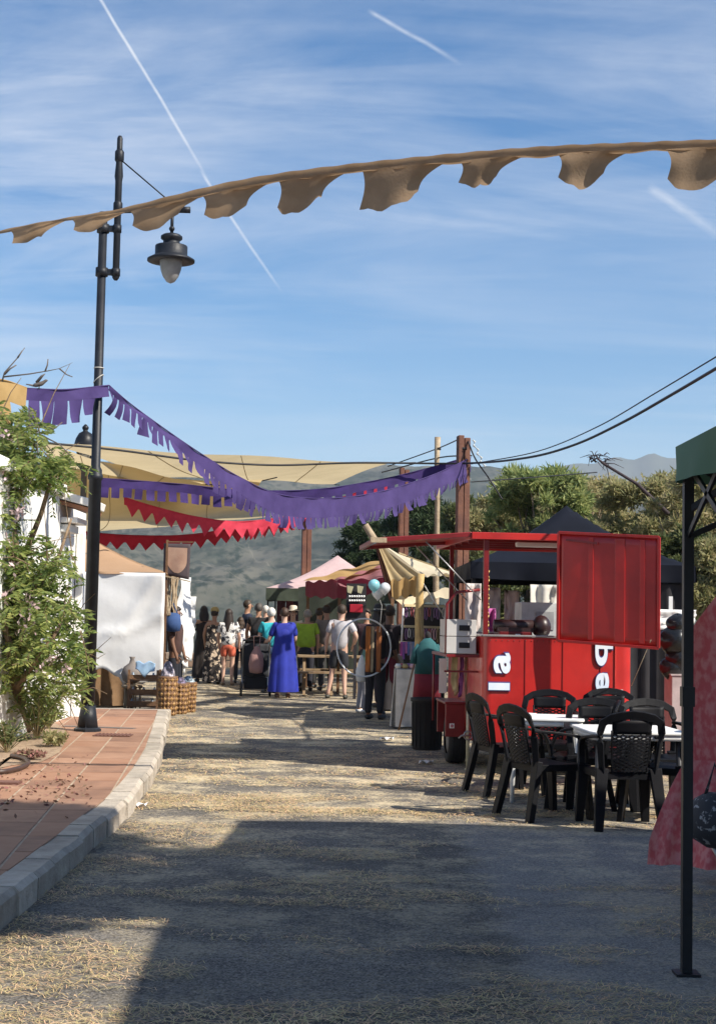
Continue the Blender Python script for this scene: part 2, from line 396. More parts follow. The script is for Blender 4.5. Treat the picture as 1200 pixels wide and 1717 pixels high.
tag(fm.build('mountains', mat('far_mountain', (.10, .10, .08), 1, col2=(.05, .065, .045), nscale=.003, spec=.1)), kind='structure')
hz = MB(); hz.box((0, 600, 205), (10400, 9000, 560)); hzo = hz.build('haze', []); tag(hzo, kind='stuff')
mh = bpy.data.materials.new('haze'); mh.use_nodes = True; mh.node_tree.nodes.clear()
pv = N(mh.node_tree, 'ShaderNodeVolumePrincipled', Density=HAZE); pv.inputs['Color'].default_value = (.76, .86, 1, 1); pv.inputs['Anisotropy'].default_value = 0.0
L(mh.node_tree, pv.outputs[0], N(mh.node_tree, 'ShaderNodeOutputMaterial').inputs['Volume']); hzo.data.materials.append(mh)

# houses on the ridge, each a thing
ridge_spots = [(437, 'second from the left of the ridge houses, low and white'), (418, 'leftmost tiny white house on the ridge skyline'), (462, 'wide white house on the skyline, left of the purple bunting'), (497, 'small white house at the right end of the ridge row')]
for k, (px, lab) in enumerate(ridge_spots):
    a = math.atan((px - 600) / F); r = 1880
    base = Vector((r * math.sin(a), r * math.cos(a), ridge_px(px) / F * Rr - 3))
    t = thing('ridge_house', lab, 'house', base, -a, 'houses on the ridge')
    w = (9, 7, 14, 8)[k]
    b = MB(); b.box((0, 0, 3), (w, 7, 8)); b.build('wall', M_white, t)
    b = MB(); b.add([(-w / 2 - .3, -3.8, 7.02), (w / 2 + .3, -3.8, 7.02), (w / 2 + .3, 3.8, 7.02), (-w / 2 - .3, 3.8, 7.02), (-w / 2, 0, 8.6), (w / 2, 0, 8.6)], [(0, 1, 5, 4), (2, 3, 4, 5), (0, 4, 3), (1, 2, 5), (0, 3, 2, 1)]); b.build('roof', mat('roof_tile', (.35, .2, .13)), t)

# ------------------------------------------------------------------ road, kerb, sidewalk
kp = [(-60, 1552), (0, 1508), (42, 1482), (69, 1458), (112, 1427), (133, 1410), (156, 1387), (208, 1347), (233, 1318), (254, 1289), (271, 1256), (279, 1222), (285, 1189)]
KH = .15
kerb = [G(x, y, KH) for x, y in kp]
kerb = [Vector((-1.80, -4, 0)), Vector((-1.80, 3, 0))] + [Vector((-1.80, 5, 0))] + [Vector((p.x, p.y, 0)) for p in kerb[1:]]
# smooth in y: fit
ky = np.array([p.y for p in kerb]); kx = np.array([p.x for p in kerb])
YE = 21.6
def kx_at(y): 
    w = np.exp(-((ky - y) / 1.6) ** 2) + 1e-9
    if y > 9.5: return float(np.interp(y, ky, kx))
    return float((w * kx).sum() / w.sum())
road = MB()
road.grid(lambda u, v: (-14 + 28 * u, -9 + 51 * v, 0.0), 2, 2)
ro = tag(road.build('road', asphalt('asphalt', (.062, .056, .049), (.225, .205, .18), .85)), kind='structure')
M_kerb = mat('kerb_concrete', (.46, .40, .325), .9, col2=(.32, .275, .22), nscale=7, bump=.5, bscale=50)
M_kerbs = [M_kerb, mat('kerb_concrete_b', (.42, .37, .30), .9, col2=(.26, .225, .18), nscale=5, bump=.5, bscale=50), mat('kerb_concrete_c', (.49, .43, .35), .9, col2=(.37, .32, .26), nscale=11, bump=.5, bscale=50)]
KW = .17
pav = thing('sidewalk', None, None, (-2.6, 12, 0)); pav['kind'] = 'structure'
def kpt(y): return Vector((kx_at(y), y, 0))
y = -3.0
while y < YE - .2:
    ln = random.choice([.44, .46, .5, .48]) if y < 14 else .5
    y2 = min(y + ln, YE); g_ = .006
    a, b = kpt(y + g_), kpt(y2 - g_); d = (b - a).normalized(); nl = Vector((-d.y, d.x, 0))
    ch = .03; h = KH + random.uniform(-.007, .006)
    jx = random.uniform(-.012, .012)
    prof = [(0 + jx, -.1), (0 + jx, h - ch), (ch + jx, h), (KW, h), (KW, -.1)]
    vs = [p + nl * o + Vector((0, 0, z)) for p in (a, b) for o, z in prof]
    m = MB(); m.add(vs, [(0, 1, 2, 3, 4), (9, 8, 7, 6, 5), (0, 5, 6, 1), (1, 6, 7, 2), (2, 7, 8, 3), (3, 8, 9, 4)]); m.build('kerb_stone', random.choice(M_kerbs), pav, world=True)
    y = y2
m = MB(); m.box((kx_at(YE) - 2.6, YE + .09, KH / 2 - .05), (5.2, .18, KH + .1)); m.build('end_kerb', M_kerb, pav, world=True, bevel=.02)
# grout bed under the tiles
bed = []
ys = np.linspace(-3, YE, 40)
for yy in ys: p = kpt(yy); bed.append((p.x - KW, yy, KH - .003))
bv = bed + [(-9, yy, KH - .003) for yy in ys]
m = MB(); m.add(bv, [(i, i + 1, i + 41, i + 40) for i in range(39)]); m.build('grout_bed', mat('grout', (.42, .34, .25), .95, col2=(.30, .22, .15), nscale=6), pav, world=True)
# terracotta tiles on a grid turned with the street
wallx = lambda yy: -3.80      # foot of the house wall
ang = R_(5.15); dv = Vector((-math.sin(ang), math.cos(ang), 0)); du = Vector((math.cos(ang), math.sin(ang), 0))
o0 = Vector((-2.22, 11.4, 0)); TW, TL = .365, .62
tmats = [mat('tile_a', (.31, .165, .10), .85, col2=(.20, .105, .065), nscale=2.6, bump=.1), mat('tile_b', (.36, .205, .13), .85, col2=(.26, .14, .085), nscale=3.4, bump=.1), mat('tile_c', (.28, .14, .08), .85, col2=(.33, .18, .11), nscale=3, bump=.1)]
def clip(poly, inside, inter):
    out = []
    for i in range(len(poly)):
        a, b = poly[i], poly[(i + 1) % len(poly)]
        if inside(a):
            out.append(a)
            if not inside(b): out.append(inter(a, b))
        elif inside(b): out.append(inter(a, b))
    return out
def clipf(poly, f):         # keep f(p) > 0
    return clip(poly, lambda p: f(p) > 0, lambda a, b: a + (b - a) * (f(a) / (f(a) - f(b))))
ntile = 0; extra = MB()
for j in range(-24, 18):
    for i in range(-6, 9):
        g_ = .010; dz = random.uniform(.0, .0025)
        c0 = o0 + du * (i * TW) + dv * (j * TL)
        poly = [c0 + du * g_ + dv * g_ * .6, c0 + du * (TW - g_) + dv * g_ * .6, c0 + du * (TW - g_) + dv * (TL - g_ * .6), c0 + du * g_ + dv * (TL - g_ * .6)]
        poly = clipf(poly, lambda p: kx_at(p.y) - KW - .006 - p.x)
        if len(poly) >= 3: poly = clipf(poly, lambda p: p.x - wallx(p.y) + .3)
        if len(poly) >= 3: poly = clipf(poly, lambda p: YE - p.y)
        if len(poly) < 3: continue
        cc = sum(poly, Vector()) / len(poly)
        if cc.y < 0: continue
        vis = cc.y > 5 and cc.x / max(cc.y, .1) > -.275
        m = MB() if vis else extra
        n = len(poly); zt = KH + dz
        m.add([(p.x, p.y, KH - .02) for p in poly] + [(p.x, p.y, zt) for p in poly], [tuple(range(n, 2 * n))] + [(q, (q + 1) % n, (q + 1) % n + n, q + n) for q in range(n)])
        if vis: m.build('tile', random.choice(tmats), pav, world=True); ntile += 1
if extra.v: e = extra.build('tile_field', tmats[0], pav, world=True); e['kind'] = 'stuff'
print('tiles', ntile)
# drain grate and slot by the lamp
dg = thing('drain_grate', 'rusty rectangular grate set in the tiles right of the lamp foot', 'grate', G(190, 1233, KH + .004))
m = MB(); m.box((0, 0, .004), (.42, .30, .006)); m.build('plate', mat('rust', (.16, .07, .05), .8, bump=.4), dg)
for k in range(9):
    m = MB(); m.box((-.17 + k * .043, 0, .011), (.018, .26, .008)); m.build('slat', MATS['rust'], dg)
m = MB(); a = G(108, 1218, KH); b = G(226, 1222, KH); m.bar(a + Vector((0, .0, .004)), b + Vector((0, 0, .004)), .12, .008)
tag(m.build('drain_channel', mat('drain_metal', (.15, .13, .12), .6), pivot=True), 'narrow grey drain channel running across the tiles behind the lamp foot', 'drain')
# soil strip by the wall
m = MB(); pts = [G(x, y, KH + .006) for x, y in [(-60, 1330), (-30, 1295), (20, 1283), (70, 1277), (100, 1262), (112, 1240), (108, 1222), (88, 1208), (60, 1222), (0, 1243), (-60, 1262)]]
cx = sum(pts, Vector()) / len(pts)
m.add([cx] + pts, [(0, i + 1, (i + 1) % len(pts) + 1) for i in range(len(pts))]); tag(m.build('soil_bed', mat('soil', (.36, .26, .17), 1, col2=(.22, .15, .10), nscale=14, bump=.8, bscale=30)), kind='structure')

# ------------------------------------------------------------------ straw lying on the road
def straw(name, n, ymin, ymax, xmin, xmax, lmin, lmax, thr, w):
    X = []
    tries = 0
    while len(X) < n and tries < n * 12:
        tries += 1
        yy = ymin + (ymax - ymin) * random.random() ** 1.3; xx = random.uniform(xmin, xmax)
        if xx < kx_at(min(yy, YE)) + .01: continue
        if abs(xx) > .27 * yy + .6: continue
        d = mnoise.fractal((xx * .8, yy * 1.7, 3.3), 1, 2, 3)
        edge = math.exp(-((xx - kx_at(min(yy, YE))) / .7) ** 2) * .35
        pen = -.22 if (xx > .8 and yy < 11.5) else 0
        if 1.5 * d + edge + pen + random.uniform(-.2, .2) < thr + .05 * mnoise.noise((xx * 3, yy * 5, 1)): continue
        X.append((xx, yy))
    X = np.array(X); n = len(X)
    C = np.zeros((n, 3)); C[:, :2] = X; C[:, 2] = .006 + RNG.rand(n) * .008
    a = RNG.normal(0, .9, n); D = np.stack([np.cos(a), np.sin(a), RNG.normal(0, .05, n)], 1)
    ln = lmin + (lmax - lmin) * RNG.rand(n) ** 2; S = np.stack([-np.sin(a), np.cos(a), np.zeros(n)], 1)
    bend = S * (RNG.normal(0, .035, n) * ln)[:, None] + np.array([0, 0, 1]) * (RNG.rand(n) * .01)[:, None]
    p0 = C - D * (ln / 2)[:, None]; p1 = C + bend; p2 = C + D * (ln / 2)[:, None]
    hw = S * (w * (.6 + .8 * RNG.rand(n)) / 2)[:, None]
    V = np.stack([p0 - hw, p0 + hw, p1 + hw, p1 - hw, p2 + hw, p2 - hw], 1).reshape(-1, 3)
    V[:, 2] = np.maximum(V[:, 2], .0055)
    b = np.arange(n)[:, None] * 6
    Fq = np.concatenate([b + np.array([0, 3, 2, 1]), b + np.array([3, 5, 4, 2])])
    o = arrmesh(name, V, Fq, M_straw); tag(o, kind='stuff'); return o
M_straw = mat('straw', (.70, .54, .27), .8, col2=(.48, .35, .16), nscale=3, island=.5)
tag(straw('straw', 30000, 4.8, 13, -3, 3, .02, .11, .20, .0026), 'loose yellow straw scattered over the near road', 'straw')
tag(straw('straw', 24000, 12, 36, -5, 5, .04, .14, .08, .0055), 'matted yellow straw over the far sunlit road', 'straw')
# scraps of paper, and a pale sheet for a sunlit gap
M_paper = mat('paper', (.82, .80, .78), .8)
def scrap(px, py, s, lab):
    p = G(px, py, .008); m = MB()
    m.grid(lambda u, v: (p.x + (u - .5) * s + .2 * s * v, p.y + (v - .5) * s * .8, p.z + s * .25 * abs(math.sin(5 * u + 3 * v))), 5, 5)
    tag(m.build('paper_and_sun_gap', M_paper, pivot=True, solid=.001), lab, 'litter')
scrap(712, 1280, .14, 'crumpled white paper on the road in front of the jockey wheel')
scrap(230, 1352, .12, 'white paper scrap lying against the kerb at the shadow edge')
scrap(646, 1241, .16, 'pale sheet on the road for the sunlit gap inside the trailer shadow')  # pale sheet standing in for sunlight through the trailer shadow
# ------------------------------------------------------------------ white house at the left
M_wall = mat('lime_wash', (.80, .79, .75), .9, col2=(.74, .73, .69), nscale=1.5, bump=.25, bscale=22)
hc = G(88, 1213, KH)
hs = thing('white_house', 'white lime-washed house behind the flowering bush, with a small porch roof', 'house', (hc.x, hc.y, 0), R_(0.6))
m = MB(); m.box((-2.5, -4.0, 1.5), (5.0, 8.0, 3.0)); m.build('wall', M_wall, hs)
m = MB(); m.box((-2.5, -4.0, 3.07), (5.16, 8.16, .14)); m.build('parapet', M_wall, hs, bevel=.02)
m = MB(); m.box((-.9, 1.0, 1.45), (1.8, 1.99, 2.9)); m.build('side_wing', M_wall, hs)
m = MB(); m.box((.13, .45, 2.98), (.62, .9, .10), rot=Matrix.Rotation(R_(14), 3, 'Y')); ph = m.build('porch_roof', M_wall, hs, bevel=.01)
m = MB(); m.box((.12, .45, 2.89), (.56, .82, .05), rot=Matrix.Rotation(R_(14), 3, 'Y')); m.build('soffit', mat('terracotta_soffit', (.36, .17, .09), .8), hs)
m = MB(); m.box((.05, .45, 2.70), (.34, .7, .07)); m.box((.02, .45, 2.60), (.2, .6, .10)); m.build('cornice', M_wall, hs, bevel=.01)
m = MB(); m.box((.06, 1.3, 1.35), (.10, .16, 2.5)); m.build('pilaster', M_wall, hs, bevel=.01)

# ------------------------------------------------------------------ near street lamp
lb = G(147, 1226, KH)
lamp = thing('street_lamp', 'tall black street lamp on the tiled sidewalk with hanging bell lantern', 'street lamp', lb)
def at_lamp(px, py): p = P(px, py, lb.y); return Vector((0, 0, p.z - lb.z)) + Vector((p.x - lb.x, 0, 0))
M_iron = mat('iron_paint', (.010, .012, .017), .5, col2=(.018, .021, .027), bump=.1, spec=.3)
ztop = at_lamp(172, 356).z
zc = at_lamp(161, 805).z
m = MB(); m.tube([(0, 0, 0.03), (0, 0, .30)], [.125, .085], 12); m.lathe([(.16, 0), (.16, .03), (.12, .05), (.095, .2), (.078, .32)], n=8, smooth=False); m.build('foot', M_iron, lamp)
m = MB(); m.lathe([(.078, .30), (.074, zc), (.09, zc + .01), (.09, zc + .06), (.078, zc + .07), (.078, zc + .12), (.056, zc + .16), (.05, ztop)], n=14); m.build('pole', M_iron, lamp)
r0 = at_lamp(196, 466); r1 = at_lamp(199, 232); dxr = .17
m = MB(); m.lathe([(.02, r0.z - .03), (.042, r0.z), (.042, at_lamp(0, 300).z), (.052, at_lamp(0, 292).z), (.036, at_lamp(0, 262).z), (.034, r1.z), (.02, r1.z + .03)], (dxr, 0, 0), 12)
for zz in (at_lamp(0, 344).z, at_lamp(0, 258).z): m.lathe([(.036, zz - .08), (.056, zz - .05), (.056, zz + .05), (.036, zz + .08)], (dxr, 0, 0), 12)
m.build('upper_rod', M_iron, lamp)
for py in (380, 453):
    z = at_lamp(0, py).z; m = MB(); m.box((dxr / 2, 0, z), (dxr, .05, .07)); m.lathe([(.075, z - .05), (.075, z + .05)], n=12); m.lathe([(.052, z - .045), (.052, z + .045)], (dxr, 0, 0), n=12); m.build('bracket', M_iron, lamp)
ax = at_lamp(315, 352); zl = ax.z
m = MB(); m.tube([(dxr, 0, zl - .03), (ax.x + .02, 0, zl)], .028, 10); m.tube([(ax.x - .1, 0, zl), (ax.x + .03, 0, zl)], .04, 10); m.build('arm', M_iron, lamp)
m = MB(); m.tube([(dxr, 0, at_lamp(0, 262).z), (ax.x - .1, 0, zl)], .009, 6); m.build('stay_rod', M_iron, lamp)
lx = at_lamp(288, 400).x; Z = lambda py: at_lamp(0, py).z
m = MB(); m.tube([(lx, 0, zl), (lx, 0, Z(386))], .02, 8); m.sphere((lx, 0, Z(378)), .035); m.build('hanger', M_iron, lamp)
m = MB(); pr = [(.02, Z(385)), (.10, Z(388)), (.13, Z(391)), (.13, Z(395)), (.10, Z(398)), (.10, Z(404)), (.19, Z(407)), (.195, Z(409)), (.195, Z(423)), (.22, Z(425)), (.285, Z(430)), (.285, Z(433)), (.2, Z(434)), (.15, Z(432)), (.001, Z(431))]
m.lathe(pr, (lx, 0, 0), 24); m.build('lamp_hood', M_iron, lamp)
m = MB(); m.lathe([(.001, Z(470)), (.05, Z(467)), (.095, Z(458)), (.125, Z(446)), (.135, Z(434)), (.135, Z(431))], (lx, 0, 0), 20); m.build('globe', mat('frosted_glass', (.55, .55, .54), .25, trans=.5), lamp)
m = MB()
for z, dz in ((Z(614), .0), (Z(632), .05)):
    m.tube([(.058 * math.cos(t), .058 * math.sin(t), z + dz * math.cos(t)) for t in [k * math.pi / 6 for k in range(13)]], .006, 5)
m.build('tie_wire', mat('pale_tie', (.6, .58, .52), .7), lamp)

# far lantern on its own pole
L2 = PX(143, 27, 4.6); L2.z = 0
ln2 = thing('street_lantern', 'old-fashioned four-sided lantern on a grey pole behind the tan tent', 'street lamp', L2)
def z2(py): return P(145, py, 27).z
m = MB(); m.lathe([(.12, 0), (.12, .5), (.06, .6), (.055, z2(790)), (.09, z2(785)), (.04, z2(778))], n=10); m.build('pole', mat('grey_iron', (.12, .12, .12), .5), ln2)
m = MB(); zt = z2(750); zb = z2(775)
for k in range(4):
    a0 = R_(45 + 90 * k + 10); a1 = R_(135 + 90 * k + 10)
    m.bar((.13 * math.cos(a0), .13 * math.sin(a0), zb), (.20 * math.cos(a0), .20 * math.sin(a0), zt), .025)
    m.bar((.13 * math.cos(a0), .13 * math.sin(a0), zb), (.13 * math.cos(a1), .13 * math.sin(a1), zb), .03)
m.lathe([(.16, zb - .03), (.05, zb - .16), (.04, zb - .3)], n=8); m.build('cage', M_black, ln2)
m = MB(); m.lathe([(.11, zb), (.175, zt)], n=4); m.build('pane', mat('old_glass', (.5, .48, .42), .2, trans=.5), ln2)
m = MB(); m.lathe([(.27, zt), (.26, zt + .03), (.20, zt + .05), (.17, zt + .16), (.12, zt + .25), (.05, zt + .29), (.04, zt + .31), (.06, zt + .34), (.06, zt + .37), (.015, zt + .42)], n=12); m.build('cap', M_black, ln2)

# ------------------------------------------------------------------ bunting
def polyc(pts, n):
    pts = [Vector(p) for p in pts]; q = []
    P4 = [pts[0] * 2 - pts[1]] + pts + [pts[-1] * 2 - pts[-2]]
    for i in range(len(pts) - 1):
        a, b, c, d = P4[i:i + 4]
        for k in range(12):
            t = k / 12; q.append(.5 * ((2 * b) + (c - a) * t + (2 * a - 5 * b + 4 * c - d) * t * t + (3 * b - a - 3 * c + d) * t ** 3))
    q.append(pts[-1]); ls = [0]
    for a, b in zip(q, q[1:]): ls.append(ls[-1] + (b - a).length)
    out = []
    for k in range(n + 1):
        s = ls[-1] * k / n; i = min(len(q) - 2, max(0, int(np.searchsorted(ls, s) - 1)))
        t = (s - ls[i]) / max(1e-9, ls[i + 1] - ls[i]); out.append(q[i] + (q[i + 1] - q[i]) * t)
    return out, ls[-1]
def bunting(name, label, pts, band, tab_h, pitch, duty, shape, m_, cat='bunting', group=None, seed=1, bandfn=None, cord=True, hfn=None, sway=.02):
    rnd = random.Random(seed); n = 60
    line, ln = polyc(pts, n)
    mid = line[n // 2]; root = thing(name, label, cat, mid, group=group)
    side = Vector((line[-1].y - line[0].y, -(line[-1].x - line[0].x), 0)).normalized()
    def at(s):
        k = max(0, min(n - 1e-6, s / ln * n)); i = int(k); return line[i] + (line[i + 1] - line[i]) * (k - i)
    bf = bandfn or (lambda s: band)
    m = MB(); N_ = 120
    def bp(u, v):
        s = u * ln; p = at(s); return p + Vector((0, 0, -bf(u) * v)) + side * (.02 * math.sin(s * 3.1 + seed) * v + .012 * math.sin(s * 9 + v * 2))
    m.grid(lambda u, v: bp(u, v), N_, 3); m.build('band', m_, root, world=True)
    if cord:
        m = MB(); m.tube([p + Vector((0, 0, .006)) for p in line], .009, 5); m.build('cord', m_, root, world=True)
    s = pitch * .2
    while s < ln - pitch * duty:
        u = s / ln; h = tab_h * (hfn(u) if hfn else 1) * rnd.uniform(.85, 1.12); w = pitch * duty * rnd.uniform(.92, 1.05); sw = rnd.gauss(0, sway); tw = rnd.gauss(0, .25)
        def tp(a, v, s=s, w=w, h=h, sw=sw, tw=tw):
            p = bp((s + a * w) / ln, 1.0) + Vector((0, 0, .01))
            if shape == 'tri': aa = (a - .5) * (1 - v * .97); p = bp((s + (aa + .5) * w) / ln, 1.0)
            if shape == 'scallop':
                fl = 1 - .38 * v ** 3; aa = (a - .5) * fl; p = bp((s + (aa + .5) * w) / ln, 1.0)
                v2 = v * (1 - .12 * (2 * (a - .5)) ** 4 + .08 * math.sin(a * 9 + s * 7))
            else: v2 = v
            return p + Vector((0, 0, -h * v2)) + side * (sw * v * v * 3 + tw * h * v * (a - .5) + .1 * h * math.sin(v * 3 + s * 5) * v) + Vector((1, 0, 0)) * sw * v
        m = MB(); m.grid(tp, 4 if shape != 'scallop' else 8, 4 if shape != 'scallop' else 6); m.build('tab', m_, root, world=True)
        s += pitch * rnd.uniform(.96, 1.05)
    return root
g_b = 'buntings strung over the street'
# long tan scalloped one above everything
ts = [(-40, 398, 13.2), (30, 380, 13), (130, 362, 12.6), (200, 350, 12.3), (300, 325, 12), (400, 302, 11.7), (520, 283, 11.5), (700, 263, 11.3), (900, 246, 11.2), (1080, 238, 11.2), (1290, 230, 11.2)]
TP = [P(*t) for t in ts]
def tan_bunting():
    line, ln = polyc(TP, 150)
    root = thing('bunting', 'long tan scalloped cloth strip crossing the sky above the lamp', 'bunting', line[75], group=g_b)
    side = Vector((.35, -.94, 0))
    # thickness of the rolled strip and its scallops, in photo pixels -> metres at about 11.7 m
    px2m = 11.7 / F
    def near(x):
        best = min(range(len(line)), key=lambda i: abs(PXL[i] - x)); return best
    PXL = []
    for p in line:
        d = CR.transposed() @ (p - Vector((0, 0, CAMZ))); PXL.append(d.x / -d.z * F + 600)
    def bw(x): return (6 if x < 120 else 6 + (x - 120) * .05 if x < 320 else 17) * px2m
    def pt(x, d, s=0):
        k = np.interp(x, PXL, range(len(PXL))); i = int(min(k, len(line) - 2)); p = line[i] + (line[i + 1] - line[i]) * (k - i)
        return p + Vector((0, 0, -d)) + side * s
    m = MB(); N_ = 200
    def bp(u, v):
        x = -40 + u * 1330; a = v * math.pi * 1.15; w = bw(x) * (1 + .1 * math.sin(x * .05))
        return pt(x, w / 2 - w / 2 * math.cos(a), -.05 * math.sin(a) * (w / .08) + .012 * math.sin(x * .12 + v * 3))
    m.grid(bp, N_, 8); m.build('rolled_edge', M_tan, root, world=True)
    sc_ = [(22, 84, 27, 10), (124, 185, 25, 18), (222, 312, 36, 0), (344, 425, 44, 0), (472, 552, 56, 0), (612, 718, 68, 0), (775, 852, 44, 0), (938, 1030, 54, 0), (1120, 1240, 64, 0)]
    for k, (x0, x1, h, tw) in enumerate(sc_):
        rnd = random.Random(k + 3); asym = rnd.uniform(-.12, .12)
        ep = [rnd.uniform(-.09, .09) for _ in range(7)]
        def tp(u, v):
            # narrow neck flares: straight left side, curved right side as the cloth pulls
            xl = x0 - 4 + (6 + 12 * asym) * v + 3 * math.sin(v * 3); xr = x1 - 4 + 34 * (1 - v) ** 3 - 7 * v ** 2
            x = xl + (xr - xl) * u
            low = 1 - .34 * min(1, abs(2 * (u - .46 - asym))) ** 2.2 + float(np.interp(u, np.linspace(0, 1, 7), ep))
            d = bw(x) * .8 + h * px2m * v * max(.45, low)
            s = .05 * math.sin(u * 5 + k) * v + .03 * math.sin(v * 4 + u * 3) - .06 * v
            return pt(x, d, s)
        m = MB(); m.grid(tp, 14, 8); m.build('scallop', M_tan, root, world=True)
    return root
tan_bunting()
YL = lb.y - .12
pp = [(45, 652, YL - .8), (110, 654, YL - .4), (183, 647, YL)]
bunting('bunting', 'short drooping purple bunting left of the lamp pole', [P(*t) for t in pp], .13, .24, .19, .93, 'rect', M_purple, group=g_b, sway=.008, seed=4, hfn=lambda u: 1.5 - .9 * u)
pp = [(183, 647, YL), (215, 675, 17.9), (262, 710, 18.4), (330, 757, 19.1), (400, 800, 19.9), (470, 830, 20.7), (560, 836, 22), (650, 822, 23.3), (730, 795, 24.7), (789, 768, 25.6)]
bunting('bunting', 'large purple fringed bunting sweeping from the lamp to the tall right post', [P(*t) for t in pp], .2, .15, .115, .88, 'rect', M_purple, group=g_b, seed=5, sway=.012,
        bandfn=lambda u: .05 + .23 * sstep(0, .45, u) - .04 * sstep(.75, 1, u), hfn=lambda u: 1.25 - .3 * u)
pp = [(165, 802, 24.5), (300, 812, 24.8), (400, 822, 25), (520, 822, 25.3), (620, 808, 25.6), (700, 790, 25.8), (786, 766, 26)]
bunting('bunting', 'darker purple bunting with square teeth hanging behind the large one', [P(*t) for t in pp], .14, .17, .19, .72, 'rect', mat('dark_purple_cloth', (.055, .028, .16), .85, trans=.25), group=g_b, seed=6, sway=.006)
pp = [(208, 834, 28), (260, 850, 28), (330, 867, 28.5), (400, 875, 29), (470, 868, 29.5), (515, 858, 30)]
bunting('bunting', 'pinkish red bunting with pointed teeth below the purple ones', [P(*t) for t in pp], .14, .20, .26, .97, 'tri', M_pinkred, group=g_b, seed=7, sway=.01)
pp = [(112, 888, 31), (200, 897, 31), (300, 898, 31.5), (380, 888, 32), (450, 876, 33), (515, 862, 34)]
bunting('bunting', 'lowest deep red bunting running across to the middle wooden post', [P(*t) for t in pp], .15, .16, .30, .97, 'tri', M_redcloth, group=g_b, seed=8, sway=.01)
pp = [(512, 850, 38), (560, 838, 37), (610, 822, 36), (655, 806, 34)]
bunting('bunting', 'short pink bunting glimpsed between the two purple ones near the right posts', [P(*t) for t in pp], .2, .22, .5, .95, 'tri', M_pinkred, group=g_b, seed=9, sway=.01)
pp = [(-60, 640, YL - 1.6), (0, 637, YL - 1.2), (45, 651, YL - .8)]
bunting('bunting', 'ochre cloth strips knotted at the left edge above the bush', [P(*t) for t in pp], .22, .28, .33, .8, 'rect', M_orange, group=g_b, seed=10)

# ------------------------------------------------------------------ sand coloured shade sails
def sail(label, c, sag, m_, bow=.08):
    c = [P(*t) for t in c]; ctr = sum(c, Vector()) / 4
    root = thing('shade_sail', label, 'shade sail', ctr, group='sand coloured shade sails')
    def fn(u, v):
        eu = u + bow * math.sin(math.pi * v) * (1 - 2 * u) * .8; ev = v + bow * math.sin(math.pi * u) * (1 - 2 * v)
        p = (c[0] * (1 - eu) + c[1] * eu) * (1 - ev) + (c[3] * (1 - eu) + c[2] * eu) * ev
        return p + Vector((0, 0, -sag * math.sin(math.pi * u) * math.sin(math.pi * v) + .02 * math.sin(u * 14 + v * 5)))
    m = MB(); m.grid(fn, 36, 20); m.build('cloth', m_, root, world=True)
    for a in (fn(0, .5), fn(.33, 0)):
        pass
    m = MB()
    for k in range(1, 4):
        m.tube([fn(k / 4, j / 20) + Vector((0, 0, -.012)) for j in range(21)], .008, 4)
    m.build('seam', mat('seam_thread', (.44, .35, .20), .9), root, world=True)
    for k, q in enumerate(c):
        m = MB(); m.tube([q, q + (q - ctr).normalized() * .5], .012, 5); m.build('corner_rope', M_cable, root, world=True)
sail('uppermost long sand coloured sail, ending beside the wooden posts', [(60, 742, 23), (658, 777, 31), (560, 812, 37), (250, 800, 30)], .12, M_sail, .04)
sail('broad lower sand coloured sail hanging behind the near lamp', [(95, 782, 27), (440, 806, 28), (455, 866, 36), (60, 908, 34)], .35, M_sail)
sail('narrow left sand coloured sail beside the far lantern', [(60, 740, 25), (345, 812, 27), (300, 838, 31), (80, 800, 32)], .1, M_sail)

# ------------------------------------------------------------------ wooden posts and cables
def post(label, px, ytop, Y, w, m_, round_=False, lean=0):
    p = PX(px, Y, 4.2); zt = P(px, ytop, Y).z; t = thing('wooden_post', label, 'post', (p.x, p.y, 0), R_(8), 'wooden posts')
    m = MB()
    if round_:
        rn = random.Random(int(px)); m.tube([(lean * k / 8 + rn.gauss(0, .01), rn.gauss(0, .01), zt * k / 8) for k in range(9)], [w / 2 * rn.uniform(.85, 1.1) for _ in range(9)], 9)
        m.build('shaft', m_, t)
    else:
        m.box((-w * .26, 0, zt / 2), (w * .46, w, zt)); m.build('plank', m_, t, bevel=.008)
        m = MB(); m.box((w * .26, 0, zt / 2 - .02), (w * .46, w, zt - .04)); m.build('plank', m_, t, bevel=.008)
    m = MB(); m.lathe([(w * .55, zt - .25), (w * .55, zt - .21)], n=10); m.lathe([(w * .55, zt - .6), (w * .55, zt - .57)], n=10); m.build('wire_band', M_cable, t)
    return t, zt
pA, zA = post('tallest reddish wooden post, behind the trailer roof', 776, 731, 25.6, .21, M_wood)
pB, zB = post('thin bleached round post left of the tallest one', 733, 733, 29, .11, M_palewood, True)
pC, zC = post('reddish post with its head behind the purple bunting', 677, 785, 32, .20, M_wood)
pD, zD = post('reddish post in the middle above the crowd', 515, 836, 38, .24, M_wood)
def cable(label, pts, r, n=40):
    line, _ = polyc([P(*t) for t in pts], n); m = MB(); m.tube(line, r, 5)
    return tag(m.build('cable', M_cable, pivot=True), label, 'cable')
cable('thick black cable drooping from the right edge to the tallest post and on left', [(60, 741, 22), (200, 755, 23), (330, 772, 24), (460, 780, 24.8), (600, 776, 25.3), (776, 777, 25.4), (880, 768, 22), (960, 747, 20), (1040, 710, 18), (1120, 665, 16), (1220, 606, 14)], .018, 90)
cable('thinner upper cable rising to the right edge above the trees', [(790, 778, 25.6), (900, 757, 24), (1000, 716, 21), (1100, 658, 18), (1220, 586, 15)], .009)
cable('thin cable between the bleached post and the tallest post', [(650, 782, 31), (733, 752, 29), (776, 733, 25.6)], .012)
cable('lower slack cable under the post tops', [(640, 792, 32), (733, 768, 29), (790, 764, 25.6)], .014)
